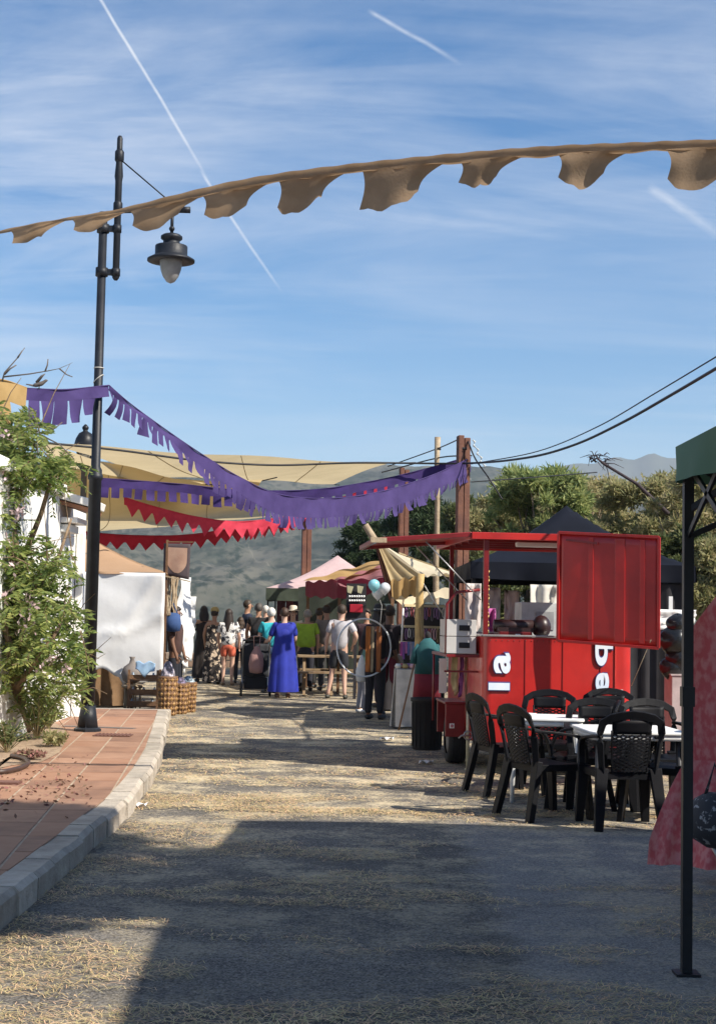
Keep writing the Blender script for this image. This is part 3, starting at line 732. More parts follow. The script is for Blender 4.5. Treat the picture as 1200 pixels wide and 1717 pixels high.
cable('black cable looping from the tallest post down towards the trees', [(784, 740, 25.5), (797, 770, 25.3), (818, 800, 25), (842, 838, 25)], .014)
cable('thin cable stretched in front of the hillside right of the posts', [(790, 808, 26), (900, 800, 28), (1000, 792, 30)], .012)
# lopped conduit pieces hung on the tallest post
m = MB(); q0 = P(792, 738, 25.4); q1 = P(812, 785, 25.4)
for k in range(7):
    a = q0.lerp(q1, k / 7); b = q0.lerp(q1, (k + .8) / 7); m.tube([a, (a + b) / 2 + Vector((.03 * (-1) ** k, 0, 0)), b], .014, 5)
tag(m.build('insulator_string', mat('pale_plastic', (.6, .6, .56), .5), pivot=True), 'string of pale insulators hanging off the tallest post', 'insulator')
# ------------------------------------------------------------------ tents
def tent(label, cx, cy, w, d, eave, peak, mroof, val=.22, mval=None, rz=0, mleg=None, group='market tents', legs=(0, 1, 2, 3), name='market_tent', leg_w=.04, truss=False):
    mval = mval or mroof; mleg = mleg or M_black
    t = thing(name, label, 'tent', (cx, cy, 0), rz, group)
    def roof(u, v):
        x = (u - .5) * 2; y = (v - .5) * 2; r = max(abs(x), abs(y))
        z = eave + (peak - eave) * (1 - r) ** 1.0 - .10 * math.sin(math.pi * r) * (1 if r < 1 else 0)
        e = .035 * math.sin(math.pi * (1 if r >= .999 else r)) 
        return (x * w / 2, y * d / 2, z)
    m = MB(); m.grid(roof, 24, 24, smooth=True)
    m.build('roof', mroof, t)
    m = MB(); cs = [(-w / 2, -d / 2), (w / 2, -d / 2), (w / 2, d / 2), (-w / 2, d / 2)]
    for k in range(4):
        a, b = Vector((*cs[k], 0)), Vector((*cs[(k + 1) % 4], 0)); nn = Vector((b.y - a.y, -(b.x - a.x), 0)).normalized()
        m.grid(lambda u, v: a.lerp(b, u) + nn * (.004 + .03 * v * math.sin(u * 19 + k * 2) + .012 * math.sin(u * 47) * v) + Vector((0, 0, eave - val * v - .02 * math.sin(u * math.pi) * v)), 40, 4)
    m.build('valance', mval, t)
    for k in legs:
        x, y = cs[k]; s = .97
        m = MB(); m.box((x * s, y * s, eave / 2), (leg_w, leg_w, eave)); m.box((x * s, y * s, .006), (.11, .11, .012)); m.box((x * s, y * s, eave * .52), (leg_w + .012, leg_w + .012, .09)); m.build('leg', mleg, t)
    if truss:
        m = MB()
        for k in range(4):
            a, b = Vector((*cs[k], 0)) * .97, Vector((*cs[(k + 1) % 4], 0)) * .97; nseg = 4
            for q in range(nseg):
                p0 = a.lerp(b, q / nseg); p1 = a.lerp(b, (q + 1) / nseg); z0, z1 = eave - .08, eave - .42
                m.bar(p0 + Vector((0, 0, z0)), p1 + Vector((0, 0, z1)), .014, .028); m.bar(p0 + Vector((0, 0, z1)), p1 + Vector((0, 0, z0)), .014, .028)
        for x, y in cs: m.bar((x * .97, y * .97, eave - .3), (0, 0, peak - .1), .02, .03)
        m.build('truss', mleg, t)
    return t
M_green = mat('green_canopy', (.085, .18, .11), .8, col2=(.07, .15, .09), nscale=1.5, trans=.10, bump=.05)
M_blacktent = mat('black_canopy', (.006, .007, .011), .7, spec=.1, col2=(.010, .012, .02), nscale=1.5, bump=.1, bscale=6)
leg = G(1149, 1634)
gx, gy = leg.x, leg.y
ev = P(1155, 748, gy).z
t1_ = tent('green topped market tent at the right edge with black steel legs', gx + 1.5, gy - 1.5, 3.09, 3.09, ev, 3.35, M_green, val=.17, truss=True, leg_w=.045)
t2_ = tent('second green market tent over the pink cloth stall, outside the right edge', 4.35, 8.55, 3.0, 3.0, 2.4, 3.35, M_green, val=.17, truss=True, leg_w=.045)
# black tent behind the trailer
pk = P(962, 846, 21)
bt = tent('black pop-up tent behind the red trailer', pk.x - .08, 21.2, 2.95, 3.2, P(960, 960, 19.6).z + .12, pk.z, M_blacktent, val=.22, leg_w=.05)
m = MB()
for (x0, y0, x1, y1) in ((.35, -1.5, 1.4, -1.5), (1.42, -1.5, 1.42, 1.5)):
    m.grid(lambda u, v: (x0 + (x1 - x0) * u + .02 * math.sin(u * 20), y0 + (y1 - y0) * u + .03 * math.sin(u * 23), .05 + 2.0 * v), 20, 3)
m.build('side_wall', M_dark, bt)
# tan and white tent at the left
rc = PX(271, 23.6, 0)
wt_e = P(271, 960, 23.6).z; wt_p = P(118, 896, 25.1).z
wt = tent('tan roofed market tent with long white side cloths, left of the street', rc.x - 1.55, rc.y + 1.5, 3.1, 3.0, wt_e, wt_p, mat('tan_roof', (.47, .30, .18), .85, col2=(.42, .26, .15), nscale=1.2, trans=.2), val=.02)
def drape(name, lab, a, b, z1, zf, m_, nu=50, nv=26, amp=.05, sagc=0, parent=None, seed=0):
    a = Vector(a); b = Vector(b); nn = Vector((b.y - a.y, -(b.x - a.x), 0)).normalized()
    def fn(u, v):
        z0 = zf(u); z = z1 + (z0 - z1) * v
        f = mnoise.fractal((u * 2.2 + seed + v, v * 1.6 - u, seed), 1, 2, 2) * amp * 2.2 + amp * (.15 + v * .6) * math.sin(u * 15 + 4 * v + seed + 2 * math.sin(u * 5)) * .35
        diag = amp * 1.4 * math.exp(-((u - .62 - .35 * (1 - v)) / .035) ** 2) + amp * 1.1 * math.exp(-((v - .45 - .25 * math.sin(u * 3.4)) / .05) ** 2)
        return a.lerp(b, u) + nn * (f + diag + .02) + Vector((0, 0, z - sagc * math.sin(math.pi * u) * (1 - v)))
    m = MB(); m.grid(fn, nu, nv); return m.build(name, m_, parent, solid=.004)
def wz(u):
    x = u
    return .62 - .06 * x + .05 * math.sin(x * 21) + .03 * math.sin(x * 47) - (.12 if x > .78 else 0) + (.12 if x < .4 else 0)
drape('front_cloth', None, (-1.56, -1.52, 0), (1.56, -1.52, 0), wt_e - .01, wz, M_white_cloth, parent=wt, amp=.035)
drape('side_cloth', None, (1.56, .2, 0), (1.56, 1.4, 0), wt_e - .01, lambda u: .9 - .5 * u, M_white_cloth, parent=wt, amp=.05, seed=3)
# white cloth hanging beyond it
q = PX(306, 26.5, 0)
m = drape('hanging_cloth', None, (q.x - .16, q.y - .2, 0), (q.x + .14, q.y + .1, 0), P(306, 1000, 26.5).z, lambda u: P(306, 1100, 26.5).z - .1 * u, M_white_cloth, 16, 16, .04)
tag(m, 'narrow white cloth hanging at the far corner of the tan tent', 'cloth')

# stock under and beside the white tent
M_cloth_br = mat('brown_cloth', (.25, .15, .075), .9, col2=(.17, .10, .05), nscale=5, bump=.3, bscale=15)
def cloth_table(label, px0, px1, Y, h, m_, depth=.6):
    a, b = PX(px0, Y, 0), PX(px1, Y, 0); w = b.x - a.x; t = thing('stall_table', label, 'table', ((a.x + b.x) / 2, Y + depth / 2, 0), group='stall tables')
    m = MB(); m.box((0, 0, h), (w, depth, .03)); m.build('tabletop', M_brownwood, t)
    per = [(-w / 2, -depth / 2), (w / 2, -depth / 2), (w / 2, depth / 2), (-w / 2, depth / 2)]
    m = MB()
    for k in range(4):
        p, q = Vector((*per[k], 0)), Vector((*per[(k + 1) % 4], 0)); nn = Vector((q.y - p.y, -(q.x - p.x), 0)).normalized()
        m.grid(lambda u, v: p.lerp(q, u) + nn * (.01 + v * (.03 + .035 * math.sin(u * w * 22 + k))) + Vector((0, 0, (h + .02) * (1 - v) + .03 * v)), 40, 8)
    m.add([(x * 1.02, y * 1.02, h + .02) for x, y in per], [(0, 1, 2, 3)]); m.build('tablecloth', m_, t); return t
cloth_table('brown cloth covered table half hidden under the white tent cloth', 120, 207, 24.2, .72, M_cloth_br)
st = thing('stool', 'small turned wooden stool under the white tent cloth', 'stool', PX(221, 23.4, 0))
m = MB(); m.lathe([(.15, .36), (.17, .38), (.17, .41), (.0, .42)], n=14); m.build('seat', M_palewood, st)
for k in range(5):
    a = k * 1.2566; m = MB(); m.tube([(.13 * math.cos(a), .13 * math.sin(a), 0), (.12 * math.cos(a), .12 * math.sin(a), .37)], [.012, .02], 6); m.build('leg', M_palewood, st)
fl = MB(); fl.lathe([(.06, 0), (.14, .05), (.17, .16), (.13, .26), (.05, .32), (.03, .38), (.05, .42)], PX(221, 23.4, .425), 14)
tag(fl.build('jug', mat('dull_clay', (.20, .17, .15), .8), pivot=True), 'round grey-brown clay jug standing on the turned stool', 'jug')
# wooden rack with little goods
ra, rb = PX(215, 23.0, 0), PX(263, 23.0, 0); rw = rb.x - ra.x
rk = thing('display_rack', 'low brown wooden rack with three shelves at the tent corner', 'rack', ((ra.x + rb.x) / 2, 23.15, 0))
hr = .66
for sx_ in (-1, 1):
    for sy_ in (-1, 1):
        m = MB(); m.box((sx_ * rw / 2, sy_ * .15, hr / 2), (.035, .035, hr)); m.build('post', M_brownwood, rk)
for z in (.10, .28, .50):
    for k in range(3):
        m = MB(); m.box((0, -.11 + k * .11, z), (rw, .09, .015)); m.build('slat', M_brownwood, rk)
    m = MB(); m.box((0, -.165, z + .05), (rw, .012, .07)); m.build('lip', M_brownwood, rk)
rn = random.Random(3)
for k in range(9):
    z = (.115, .295, .515)[k % 3]; x = -rw * .38 + (k // 3) * rw * .36 + rn.uniform(-.02, .02)
    m = MB(); m.lathe([(.02, 0), (.035, .02), (.03, .06), (.012, .08), (.015, .10)], (rk.location.x + x, rk.location.y - .05, z), 9)
    lab = ['left', 'middle', 'right'][k // 3] + ' little vase on the ' + ['bottom', 'middle', 'top'][k % 3] + ' shelf of the low brown rack'
    tag(m.build('vase', mat('glaze', (.6, .55, .48), .3, col2=(.3, .3, .35), nscale=20) if k % 2 else mat('glaze_b', (.25, .33, .42), .3), pivot=True), lab, 'vase', 'little vases on the low rack')
m = MB(); m.grid(lambda u, v: (rk.location.x - .12 + .3 * u, rk.location.y - .19 + .03 * math.sin(u * 8 + v * 3), .78 - .22 * v * (1 - abs(u - .5)) + .02 * math.sin(u * 11)), 12, 8)
tag(m.build('blue_cloth', mat('pale_blue_cloth', (.30, .45, .62), .9), pivot=True, solid=.004), 'pale blue cloth draped over the top of the low brown rack', 'cloth')
# woven baskets built from strips
def basket(label, px, Y, w, h, tone):
    p = PX(px, Y, 0); t = thing('basket', label, 'basket', p, group='woven baskets by the white tent')
    r = w / 2; m = MB(); m.lathe([(r * .82, .005), (r * .95, h)], n=20); m.lathe([(r * 1.0, h - .03), (r * 1.03, h - .02), (r * 1.03, h + .01), (r * .9, h + .012), (r * .85, h - .04)], n=20); m.build('liner', M_brownwood, t)
    mm = [mat('wicker_a', (.42, .24, .08), .6, col2=(.3, .16, .05), nscale=9), mat('wicker_b', (.24, .12, .045), .6)]
    a_, b_ = MB(), MB(); ns, nr = 16, max(6, int(h / .065))
    for j in range(nr):
        for k in range(ns):
            for sgn, mb in ((1, a_), (-1, b_)):
                if (j + k) % 2 == (0 if sgn > 0 else 1):
                    z0 = h * j / nr; z1 = h * (j + 1) / nr; a0 = 2 * math.pi * k / ns; a1 = a0 + 2 * math.pi / ns * 1.15
                    rr = lambda z: r * (.84 + .13 * z / h)
                    off = .012
                    am = (a0 + a1) / 2; zm = (z0 + z1) / 2
                    q = [(a0, zm, 0), (am, z0, 0), (a1, zm, 0), (am, z1, 0), (am, zm, off)]
                    vs = [((rr(z) + o + .004) * math.cos(a), (rr(z) + o + .004) * math.sin(a), z) for a, z, o in q]
                    mb.add(vs, [(0, 1, 4), (1, 2, 4), (2, 3, 4), (3, 0, 4)])
    a_.build('light_weave', mm[0], t); b_.build('dark_weave', mm[1], t); return p
bk = [basket('tallest woven basket next to the tent pole', 280, 22.6, .30, .58, 0), basket('middle woven basket, lower and darker', 300, 23.0, .28, .46, 0), basket('rightmost woven basket, standing nearest the street', 315, 23.4, .26, .46, 0)]
for k, (p, h, cc, lab) in enumerate([(bk[0], .58, (.55, .5, .55), 'patterned cloth bundle stuffed in the tallest basket'), (bk[1], .46, (.25, .2, .3), 'dark cloth bundle stuffed in the middle basket'), (bk[2], .46, (.45, .55, .62), 'pale blue cloth bundle in the rightmost basket')]):
    m = MB(); rn = random.Random(k)
    m.grid(lambda u, v: (p.x + .11 * math.cos(6.28 * u) * math.cos(v * 1.5), p.y + .11 * math.sin(6.28 * u) * math.cos(v * 1.5), h - .05 + (.26 if k == 0 else .13) * math.sin(v * 1.5) + .03 * math.sin(u * 25 + v * 9)), 24, 10)
    tag(m.build('cloth_bundle', mat('bundle%d' % k, cc, .9, col2=tuple(x * .3 for x in cc), nscale=18, lo=.45, hi=.5), pivot=True), lab, 'cloth')
# pole with hanging shield banner, carved sticks
pb = PX(273, 23.85, 0); ztop_ = P(270, 905, 23.85).z
t = thing('banner_stand', 'thin dark pole at the tent corner carrying the shield banner', 'pole', pb)
m = MB(); m.box((0, 0, ztop_ / 2), (.035, .035, ztop_)); m.build('pole', M_brownwood, t)
pe = P(324, 909, 23.85); m = MB(); m.bar((0, 0, ztop_ - .03), (pe.x - pb.x, 0, pe.z - .0), .02); m.build('crossbar', M_brownwood, t)
M_banner = mat('dark_banner', (.075, .055, .06), .9)
b0 = P(275, 911, 23.85); b1 = P(320, 912, 23.85); b2 = P(317, 972, 23.85); b3 = P(274, 963, 23.85)
sb = thing('shield_banner', 'square dark cloth banner with a pale tan shield, hung beside the tan tent', 'banner', b0)
def bfn(u, v): return (b0 * (1 - u) + b1 * u) * (1 - v) + (b3 * (1 - u) + b2 * u) * v + Vector((0, .015 * math.sin(u * 7) * v, 0))
m = MB(); m.grid(bfn, 10, 10); m.build('cloth', M_banner, sb, world=True, solid=.006)
def sfn(u, v):
    w = 1.0 if v < .5 else math.cos((v - .5) * math.pi * .96) ** .6
    return bfn(.5 + (u - .5) * .78 * w, .12 + .76 * v) + Vector((0, -.008, 0))
m = MB(); m.grid(sfn, 10, 20); m.build('shield', mat('shield_tan', (.34, .20, .14), .9, col2=(.42, .27, .19), nscale=5), sb, world=True)
m = MB(); m.bar(P(272, 965, 23.82), P(319, 975, 23.82), .02); m.build('lower_rod', M_palewood, sb, world=True)
rn = random.Random(5)
for k in range(7):
    x = 277 + k * 3.2; y0 = 962 + rn.uniform(-8, 12); a = P(x, y0, 23.9 + k * .05); b = P(x + rn.uniform(-2, 2), 1032, 23.9 + k * .05)
    m = MB(); nn = 9; m.tube([a.lerp(b, j / nn) + Vector((rn.gauss(0, .008), 0, 0)) for j in range(nn + 1)], [rn.uniform(.012, .026) for _ in range(nn + 1)], 6)
    tag(m.build('carved_stick', M_palewood, pivot=True), ['leftmost', 'second', 'third', 'middle', 'fifth', 'sixth', 'rightmost'][k] + ' from the left of the carved pale sticks hanging beside the banner pole', 'stick', 'carved sticks hanging at the tent corner')

# ------------------------------------------------------------------ red food trailer
TY = 14.95
nl = PX(806, TY, .28); TR = R_(4.5)
tr = thing('food_trailer', 'small open red food trailer with white letters and raised hatches', 'food trailer', (nl.x, nl.y, 0), TR)
Wt = (PX(1060, 15.05, .8).x - nl.x) / math.cos(TR); Lt = 2.5
def T(p):  # world -> trailer local
    d = Vector(p) - tr.location; return Matrix.Rotation(-TR, 3, 'Z') @ d
def rrect(x0, y0, x1, y1, r, n=6):
    o = []
    for cx_, cy_, a in ((x1 - r, y0 + r, -90), (x1 - r, y1 - r, 0), (x0 + r, y1 - r, 90), (x0 + r, y0 + r, 180)):
        for k in range(n + 1): o.append((cx_ + r * math.cos(R_(a + 90 * k / n)), cy_ + r * math.sin(R_(a + 90 * k / n))))
    return o
Z0, Z1 = .30, 1.385
zr = P(860, 893, TY).z
outer = rrect(0, 0, Wt, Lt, .10); inner = rrect(.03, .03, Wt - .03, Lt - .03, .08)
n = len(outer); m = MB(); vs = [(x, y, Z0) for x, y in outer] + [(x, y, Z1) for x, y in outer] + [(x, y, Z1) for x, y in inner] + [(x, y, Z0 + .05) for x, y in inner]
fs = []
for k in range(n):
    j = (k + 1) % n
    fs += [(k, j, j + n, k + n), (k + n, j + n, j + 2 * n, k + 2 * n), (k + 2 * n, j + 2 * n, j + 3 * n, k + 3 * n)]
m.add(vs, fs, 0, True); m.build('body', M_red, tr).modifiers.new('es', 'EDGE_SPLIT').split_angle = R_(40)
m = MB(); m.prism(inner, Z0 + .01, Z0 + .05); m.build('floor', M_metal, tr)
m = MB(); m.prism(outer, Z1 + .001, Z1 + .018); 
# counter rim only: a frame round the opening
m = MB()
for a, b in (((.0, .03), (Wt, .03)), ((.03, 0), (.03, Lt)), ((Wt - .03, 0), (Wt - .03, Lt)), ((0, Lt - .03), (Wt, Lt - .03))):
    m.bar((a[0], a[1], Z1 + .012), (b[0], b[1], Z1 + .012), .09, .02)
m.build('counter_rim', mat('steel_rim', (.5, .48, .46), .35, metal=.7), tr, bevel=.004)
# inner worktop carrying the machines
m = MB(); m.box((Wt * .5, .33, Z1 - .06), (Wt - .1, .52, .03)); m.build('worktop', MATS['steel_rim'], tr)
for (x, y, xt) in ((.03, .03, 0), (.80, .0, 0), (.03, Lt - .04, 0), (Wt - .04, Lt - .04, 0), (Wt - .04, .04, 0)):
    m = MB(); m.box((x, y, (Z1 + zr) / 2), (.05, .05, zr - Z1 - .02)); m.build('post', M_darkred, tr, bevel=.004)
# roof with rim
m = MB(); m.box((Wt / 2 - .05, Lt / 2, zr - .02), (Wt + .14, Lt + .1, .025)); m.build('roof', M_red, tr, bevel=.006)
m = MB()
for y in (-.05, Lt + .05): m.box((Wt / 2 - .05, y, zr - .04), (Wt + .16, .03, .07))
for x in (-.13, Wt + .03): m.box((x, Lt / 2, zr - .04), (.03, Lt + .07, .07))
m.build('roof_rim', M_red, tr, bevel=.004)
m = MB()
for k in range(1, 5): m.box((Wt / 2, Lt * k / 5, zr - .055), (Wt, .03, .04))
m.build('roof_rib', M_darkred, tr)
m = MB(); m.box((Wt * .42, .35, zr - .10), (.5, .08, .05)); m.build('strip_light', M_white, tr, bevel=.01)
# left hatch raised as an awning
tip = T(P(632, 905, 14.75)); hx = T(P(778, 891, 14.9)); 
m = MB()
hl = Vector((-.13, 0, zr - .03)); ht = Vector((tip.x, 0, P(632, 905, 14.75).z))
for y in (-.02, Lt * .72): m.bar(hl + Vector((0, y, 0)), ht + Vector((0, y, 0)), .04, .045)
m.bar(ht + Vector((0, -.04, 0)), ht + Vector((0, Lt * .72 + .02, 0)), .04, .045)
m.build('hatch_frame', M_darkred, tr, bevel=.004)
m = MB(); m.bar((hl + Vector((0, Lt * .35, .02))), (ht + Vector((0, Lt * .35, .02))), Lt * .72, .012); m.build('raised_hatch', M_red, tr)
m = MB(); m.box((ht.x + .02, -.06, ht.z), (.16, .05, .05)); m.build('hatch_tip', M_palewood, tr)
m = MB(); m.tube([(ht.x + .5, .0, ht.z - .0), (-.02, .02, 1.75)], .007, 5); m.build('gas_strut', M_metal, tr)
m = MB(); m.tube([(ht.x + .5, .9, ht.z - .0), (-.02, .92, 1.75)], .007, 5); m.build('gas_strut', M_metal, tr)
# front leaf swung out
ha = T(P(937, 893, TY - .06)); hb = T(P(1105, 900, 14.45))
ztL, zbL = P(937, 893, TY - .06).z, P(937, 1074, TY - .06).z; ztR, zbR = P(1105, 901, 14.45).z, P(1105, 1087, 14.45).z
dx = Vector((hb.x - ha.x, hb.y - ha.y, 0)); nn_ = Vector((dx.y, -dx.x, 0)).normalized()
def leafp(u, v, o=0): return Vector((ha.x, ha.y, 0)) + dx * u + Vector((0, 0, (ztL + (ztR - ztL) * u) * (1 - v) + (zbL + (zbR - zbL) * u) * v)) + nn_ * o
m = MB()
m.grid(lambda u, v: leafp(u, v, .0 + .005 * math.sin(math.pi * u) + .004 * math.sin(u * 9) * math.sin(v * 5)), 20, 12); dl = m.build('door_leaf', M_red, tr, solid=.02)
m = MB()
for a, b in (((0, 0), (1, 0)), ((1, 0), (1, 1)), ((0, 1), (1, 1)), ((0, 0), (0, 1))): m.bar(leafp(*a, .018), leafp(*b, .018), .028, .02, up=tuple(nn_))
m.build('leaf_frame', M_red, dl, bevel=.003)
for u0 in (.33, .62, .84):
    m = MB(); m.bar(leafp(u0, .03, .016), leafp(u0, .97, .016), .05 if u0 != .62 else .10, .012, up=tuple(nn_)); m.build('stiffener', M_red, dl, bevel=.003)
m = MB(); m.bar(leafp(.08, .065, .03), leafp(.40, .085, .03), .02, .03, up=tuple(nn_)); m.build('latch_bar', M_darkred, dl)
# stay cord
m = MB(); m.tube([leafp(.93, .93, .03), T(P(1058, 1150, 14.98))], .004, 5); m.build('stay_cord', mat('cord_tan', (.5, .42, .3), .8), tr)
# trim strip and plate
xs = T(PX(1035, TY, .9)).x
m = MB(); m.box((xs, -.006, (Z0 + Z1) / 2), (.014, .014, Z1 - Z0 - .06)); m.build('trim_strip', mat('bright_red', (.62, .05, .04), .4), tr)
def letter(ch, px, py, sx_, sz_, mf, ol=True, parent=tr, name='letter'):
    """white letter with dark outline, lying on its back (turned a quarter left), on the front wall"""
    p = T(P(px, py, TY)); M = Matrix.Translation((p.x, -.012, p.z)) @ Matrix.Rotation(R_(90), 4, 'X')
    outs = []
    for k, (off, mm_, y) in enumerate(((.055, M_outline, .0), (.030, mf, -.008))):
        me = font_mesh(ch, 1.0, .004, off)
        bb = np.array([v.co[:] for v in me.vertices]); c = (bb.max(0) + bb.min(0)) / 2
        if k == 0: ext0 = bb.max(0) - bb.min(0); sc0 = (sz_ / ext0[0], sx_ / ext0[1])
        me.transform(Matrix.Translation((-c[0], -c[1], 0)))
        me.transform(Matrix.Diagonal((sc0[0], sc0[1], 1, 1)))
        me.transform(Matrix.Rotation(R_(90), 4, 'Z')); me.transform(M)
        me.transform(Matrix.Translation((0, y, 0))); me.materials.clear(); me.materials.append(mm_)
        o = bpy.data.objects.new(name if k else 'letter_outline', me); COL.objects.link(o); o.parent = parent; outs.append(o)
    return outs
M_outline = mat('outline_blue', (.06, .05, .20), .5); M_letter = mat('letter_white', (.80, .84, .90), .45, col2=(.62, .74, .88), nscale=4)
s14 = TY / F
letter('l', 836, 1151, 38 * s14, 16 * s14, M_letter); letter('a', 841, 1112, 31 * s14, 38 * s14, M_letter)
letter('e', 1012, 1146, 25 * s14, 38 * s14, M_letter); letter('q', 1015, 1096, 32 * s14, 46 * s14, M_letter)
pl = T(P(1041, 1166, TY)); m = MB(); m.box((pl.x, -.012, pl.z), (.082, .012, .105)); plate = m.build('number_plate', M_white, tr)
me = font_mesh('.D', .12, .002); me.transform(Matrix.Rotation(R_(90), 4, 'X')); me.transform(Matrix.Translation((pl.x, -.022, pl.z))); me.transform(Matrix.Identity(4)); me.materials.clear(); me.materials.append(M_black)
sc_m = Matrix.Translation((pl.x, 0, pl.z)) @ Matrix.Diagonal((.62, 1, .8, 1)) @ Matrix.Translation((-pl.x, 0, -pl.z)); me.transform(sc_m)
o = bpy.data.objects.new('plate_letters', me); COL.objects.link(o); o.parent = plate
m = MB(); m.lathe([(.012, 0), (.012, .01)], (0, 0, 0), 8); 
for k in range(1, 4):
    m = MB(); m.box((Wt * k / 4 + .05, -.003, (Z0 + Z1) / 2), (.006, .008, Z1 - Z0 - .04)); m.build('seam', M_darkred, tr)
rv = MB()
for k in range(24):
    for z in (Z0 + .04, Z1 - .035): rv.sphere((.08 + k * (Wt - .16) / 23, -.002, z), .006, 6, 4)
rv.build('rivets', M_darkred, tr)['kind'] = 'stuff'
m = MB(); m.box((Wt / 2, -.004, Z0 + .012), (Wt - .18, .012, .025)); m.build('sill_strip', M_darkred, tr)
# left shelf outside, fender, wheel, jockey wheel, chassis
zs = P(760, 1094, 15.6).z; xl = T(PX(737, 15.6, zs)).x
m = MB(); m.box((xl / 2 + .02, .75, zs - .02), (abs(xl) + .04, 1.15, .03)); m.build('side_shelf', M_darkred, tr, bevel=.004)
m = MB(); m.tube([(xl, .2, zs), (xl, .2, zs + .50), (xl + .10, .2, zs + .62), (.0, .2, zs + .65)], .016, 8); m.tube([(xl + .02, 1.3, zs), (xl + .02, 1.3, zs - .75)], .012, 8)
m.build('shelf_rail', M_darkred, tr)
m = MB(); m.box((xl / 2, .25, zs - .18), (abs(xl) + .02, .02, .02)); m.build('cross_rail', M_darkred, tr)
wp = T(PX(762, 16.25, 0)); rW = .27; fy = wp.y
def wheel(x, y, r, w):
    o = MB(); prof = [(r * .62, -w / 2), (r * .94, -w / 2), (r, -w * .36), (r, w * .36), (r * .94, w / 2), (r * .62, w / 2)]
    vs = []; fs = []; n = 28
    for j, (rr, xx) in enumerate(prof):
        for k in range(n):
            a = 2 * math.pi * k / n; vs.append((x + xx, y + rr * math.cos(a), r + rr * math.sin(a)))
    for j in range(len(prof) - 1):
        for k in range(n): fs.append((j * n + k, j * n + (k + 1) % n, (j + 1) * n + (k + 1) % n, (j + 1) * n + k))
    o.add(vs, fs, 0, True)
    for k in range(5): 
        xx = -w * .3 + k * w * .15
        o.tube([(x + xx, y + (r + .001) * math.cos(a), r + (r + .001) * math.sin(a)) for a in [2 * math.pi * q / 24 for q in range(25)]], .006, 4)
    return o
for xx, lab in ((wp.x, None), (Wt + .16, None)):
    w_ = wheel(xx, fy, rW, .19).build('wheel', M_rubber, tr)
    m = MB(); m.tube([(xx - .08, fy, rW), (xx + .08, fy, rW)], rW * .62, 16); m.build('rim', M_metal, w_)
f0 = T(PX(744, 15.95, 0)).x; f1 = -.02; zf1 = P(775, 1181, 15.9).z; zf0 = P(775, 1236, 15.9).z
m = MB(); m.box(((f0 + f1) / 2, fy - .33, (zf0 + zf1) / 2), (f1 - f0, .03, zf1 - zf0)); m.box(((f0 + f1) / 2, fy, zf1 + .012), (f1 - f0 + .02, .72, .025)); m.box(((f0 + f1) / 2, fy + .33, (zf0 + zf1) / 2), (f1 - f0, .03, zf1 - zf0))
m.build('fender', M_darkred, tr, bevel=.006)
rp = T(P(757, 1217, 15.9)); m = MB(); m.box((rp.x, fy - .35, rp.z), (.05, .012, .05)); rf = m.build('reflector', M_white, tr)
m = MB(); m.lathe([(.017, 0), (.017, .004)], (0, 0, 0), 12); me_ = m.build('lens', mat('pink_lens', (.5, .2, .22), .3), rf); me_.rotation_euler = (R_(90), 0, 0); me_.location = (rp.x, fy - .357, rp.z)
jp = T(PX(783, 15.55, 0)); zj = P(784, 1176, 15.55).z
m = MB(); m.tube([(jp.x, jp.y, .02), (jp.x, jp.y, zj)], .018, 8); m.lathe([(.03, .0), (.03, .015)], (jp.x, jp.y, 0), 10); m.build('prop_stand', mat('pale_yellow_metal', (.55, .52, .36), .5), tr)
zc_ = P(783, 1233, 15.55).z; m = MB(); m.tube([(jp.x - .10, jp.y - .03, zc_ - .03), (jp.x - .07, jp.y - .03, zc_), (jp.x + .03, jp.y - .03, zc_)], .009, 6); m.tube([(jp.x + .045 * math.cos(a), jp.y - .02, zc_ + .045 * math.sin(a)) for a in [q * .6 for q in range(12)]], .008, 5); m.build('clamp', M_metal, tr)
m = MB(); m.box((Wt / 2, .2, .26), (Wt * .9, .06, .07)); m.box((.25, Lt / 2, .26), (.06, Lt, .07)); m.box((Wt - .25, Lt / 2, .26), (.06, Lt, .07)); m.box((Wt / 2, fy, rW), (Wt + .3, .05, .05)); m.build('chassis', M_black, tr)

# things on and in the trailer
def TW_(x, y, z): return tr.location + Matrix.Rotation(TR, 3, 'Z') @ Vector((x, y, z))
M_box = mat('grey_cardboard', (.52, .50, .48), .8, col2=(.46, .44, .42), nscale=6)
for k in range(2):
    hB = (P(760, 1038, 15.5).z - zs) / 2; c = TW_(xl / 2 - .02, .42, zs + hB * k)
    t = thing('carton', ('lower' if k == 0 else 'upper') + ' of two grey cartons stacked on the trailer side shelf', 'box', c, TR, 'cartons on the trailer shelf')
    wB = abs(xl) * .9
    m = MB(); m.box((0, 0, hB / 2), (wB, .5, hB - .006)); m.build('carton_wall', M_box, t, bevel=.004)
    m = MB(); m.box((.03, -.252, hB * .5), (.11, .01, hB * .32)); m.build('hand_hole', M_dark, t, bevel=.004)
    m = MB(); m.box((0, 0, hB - .002), (.05, .502, .004)); m.build('tape', mat('brown_tape', (.4, .36, .30), .4), t)
M_mach = mat('machine_dark', (.03, .012, .012), .4)
mc = T(P(862, 1062, 15.2)); c = TW_(mc.x, .3, Z1 - .045)
t = thing('griddle', 'dark red double waffle iron standing on the trailer counter', 'griddle', c, TR)
m = MB(); m.box((-.0, 0, .055), (.34, .3, .10)); m.build('base', mat('machine_red', (.16, .01, .012), .35), t, bevel=.012)
m = MB(); m.tube([(-.2, 0, .155), (.2, 0, .155)], .065, 12); m.box((0, 0, .12), (.36, .3, .04)); m.build('lid', M_mach, t)
m = MB(); m.box((.02, -.155, .06), (.05, .01, .03)); m.build('badge', M_white, t)
m = MB()
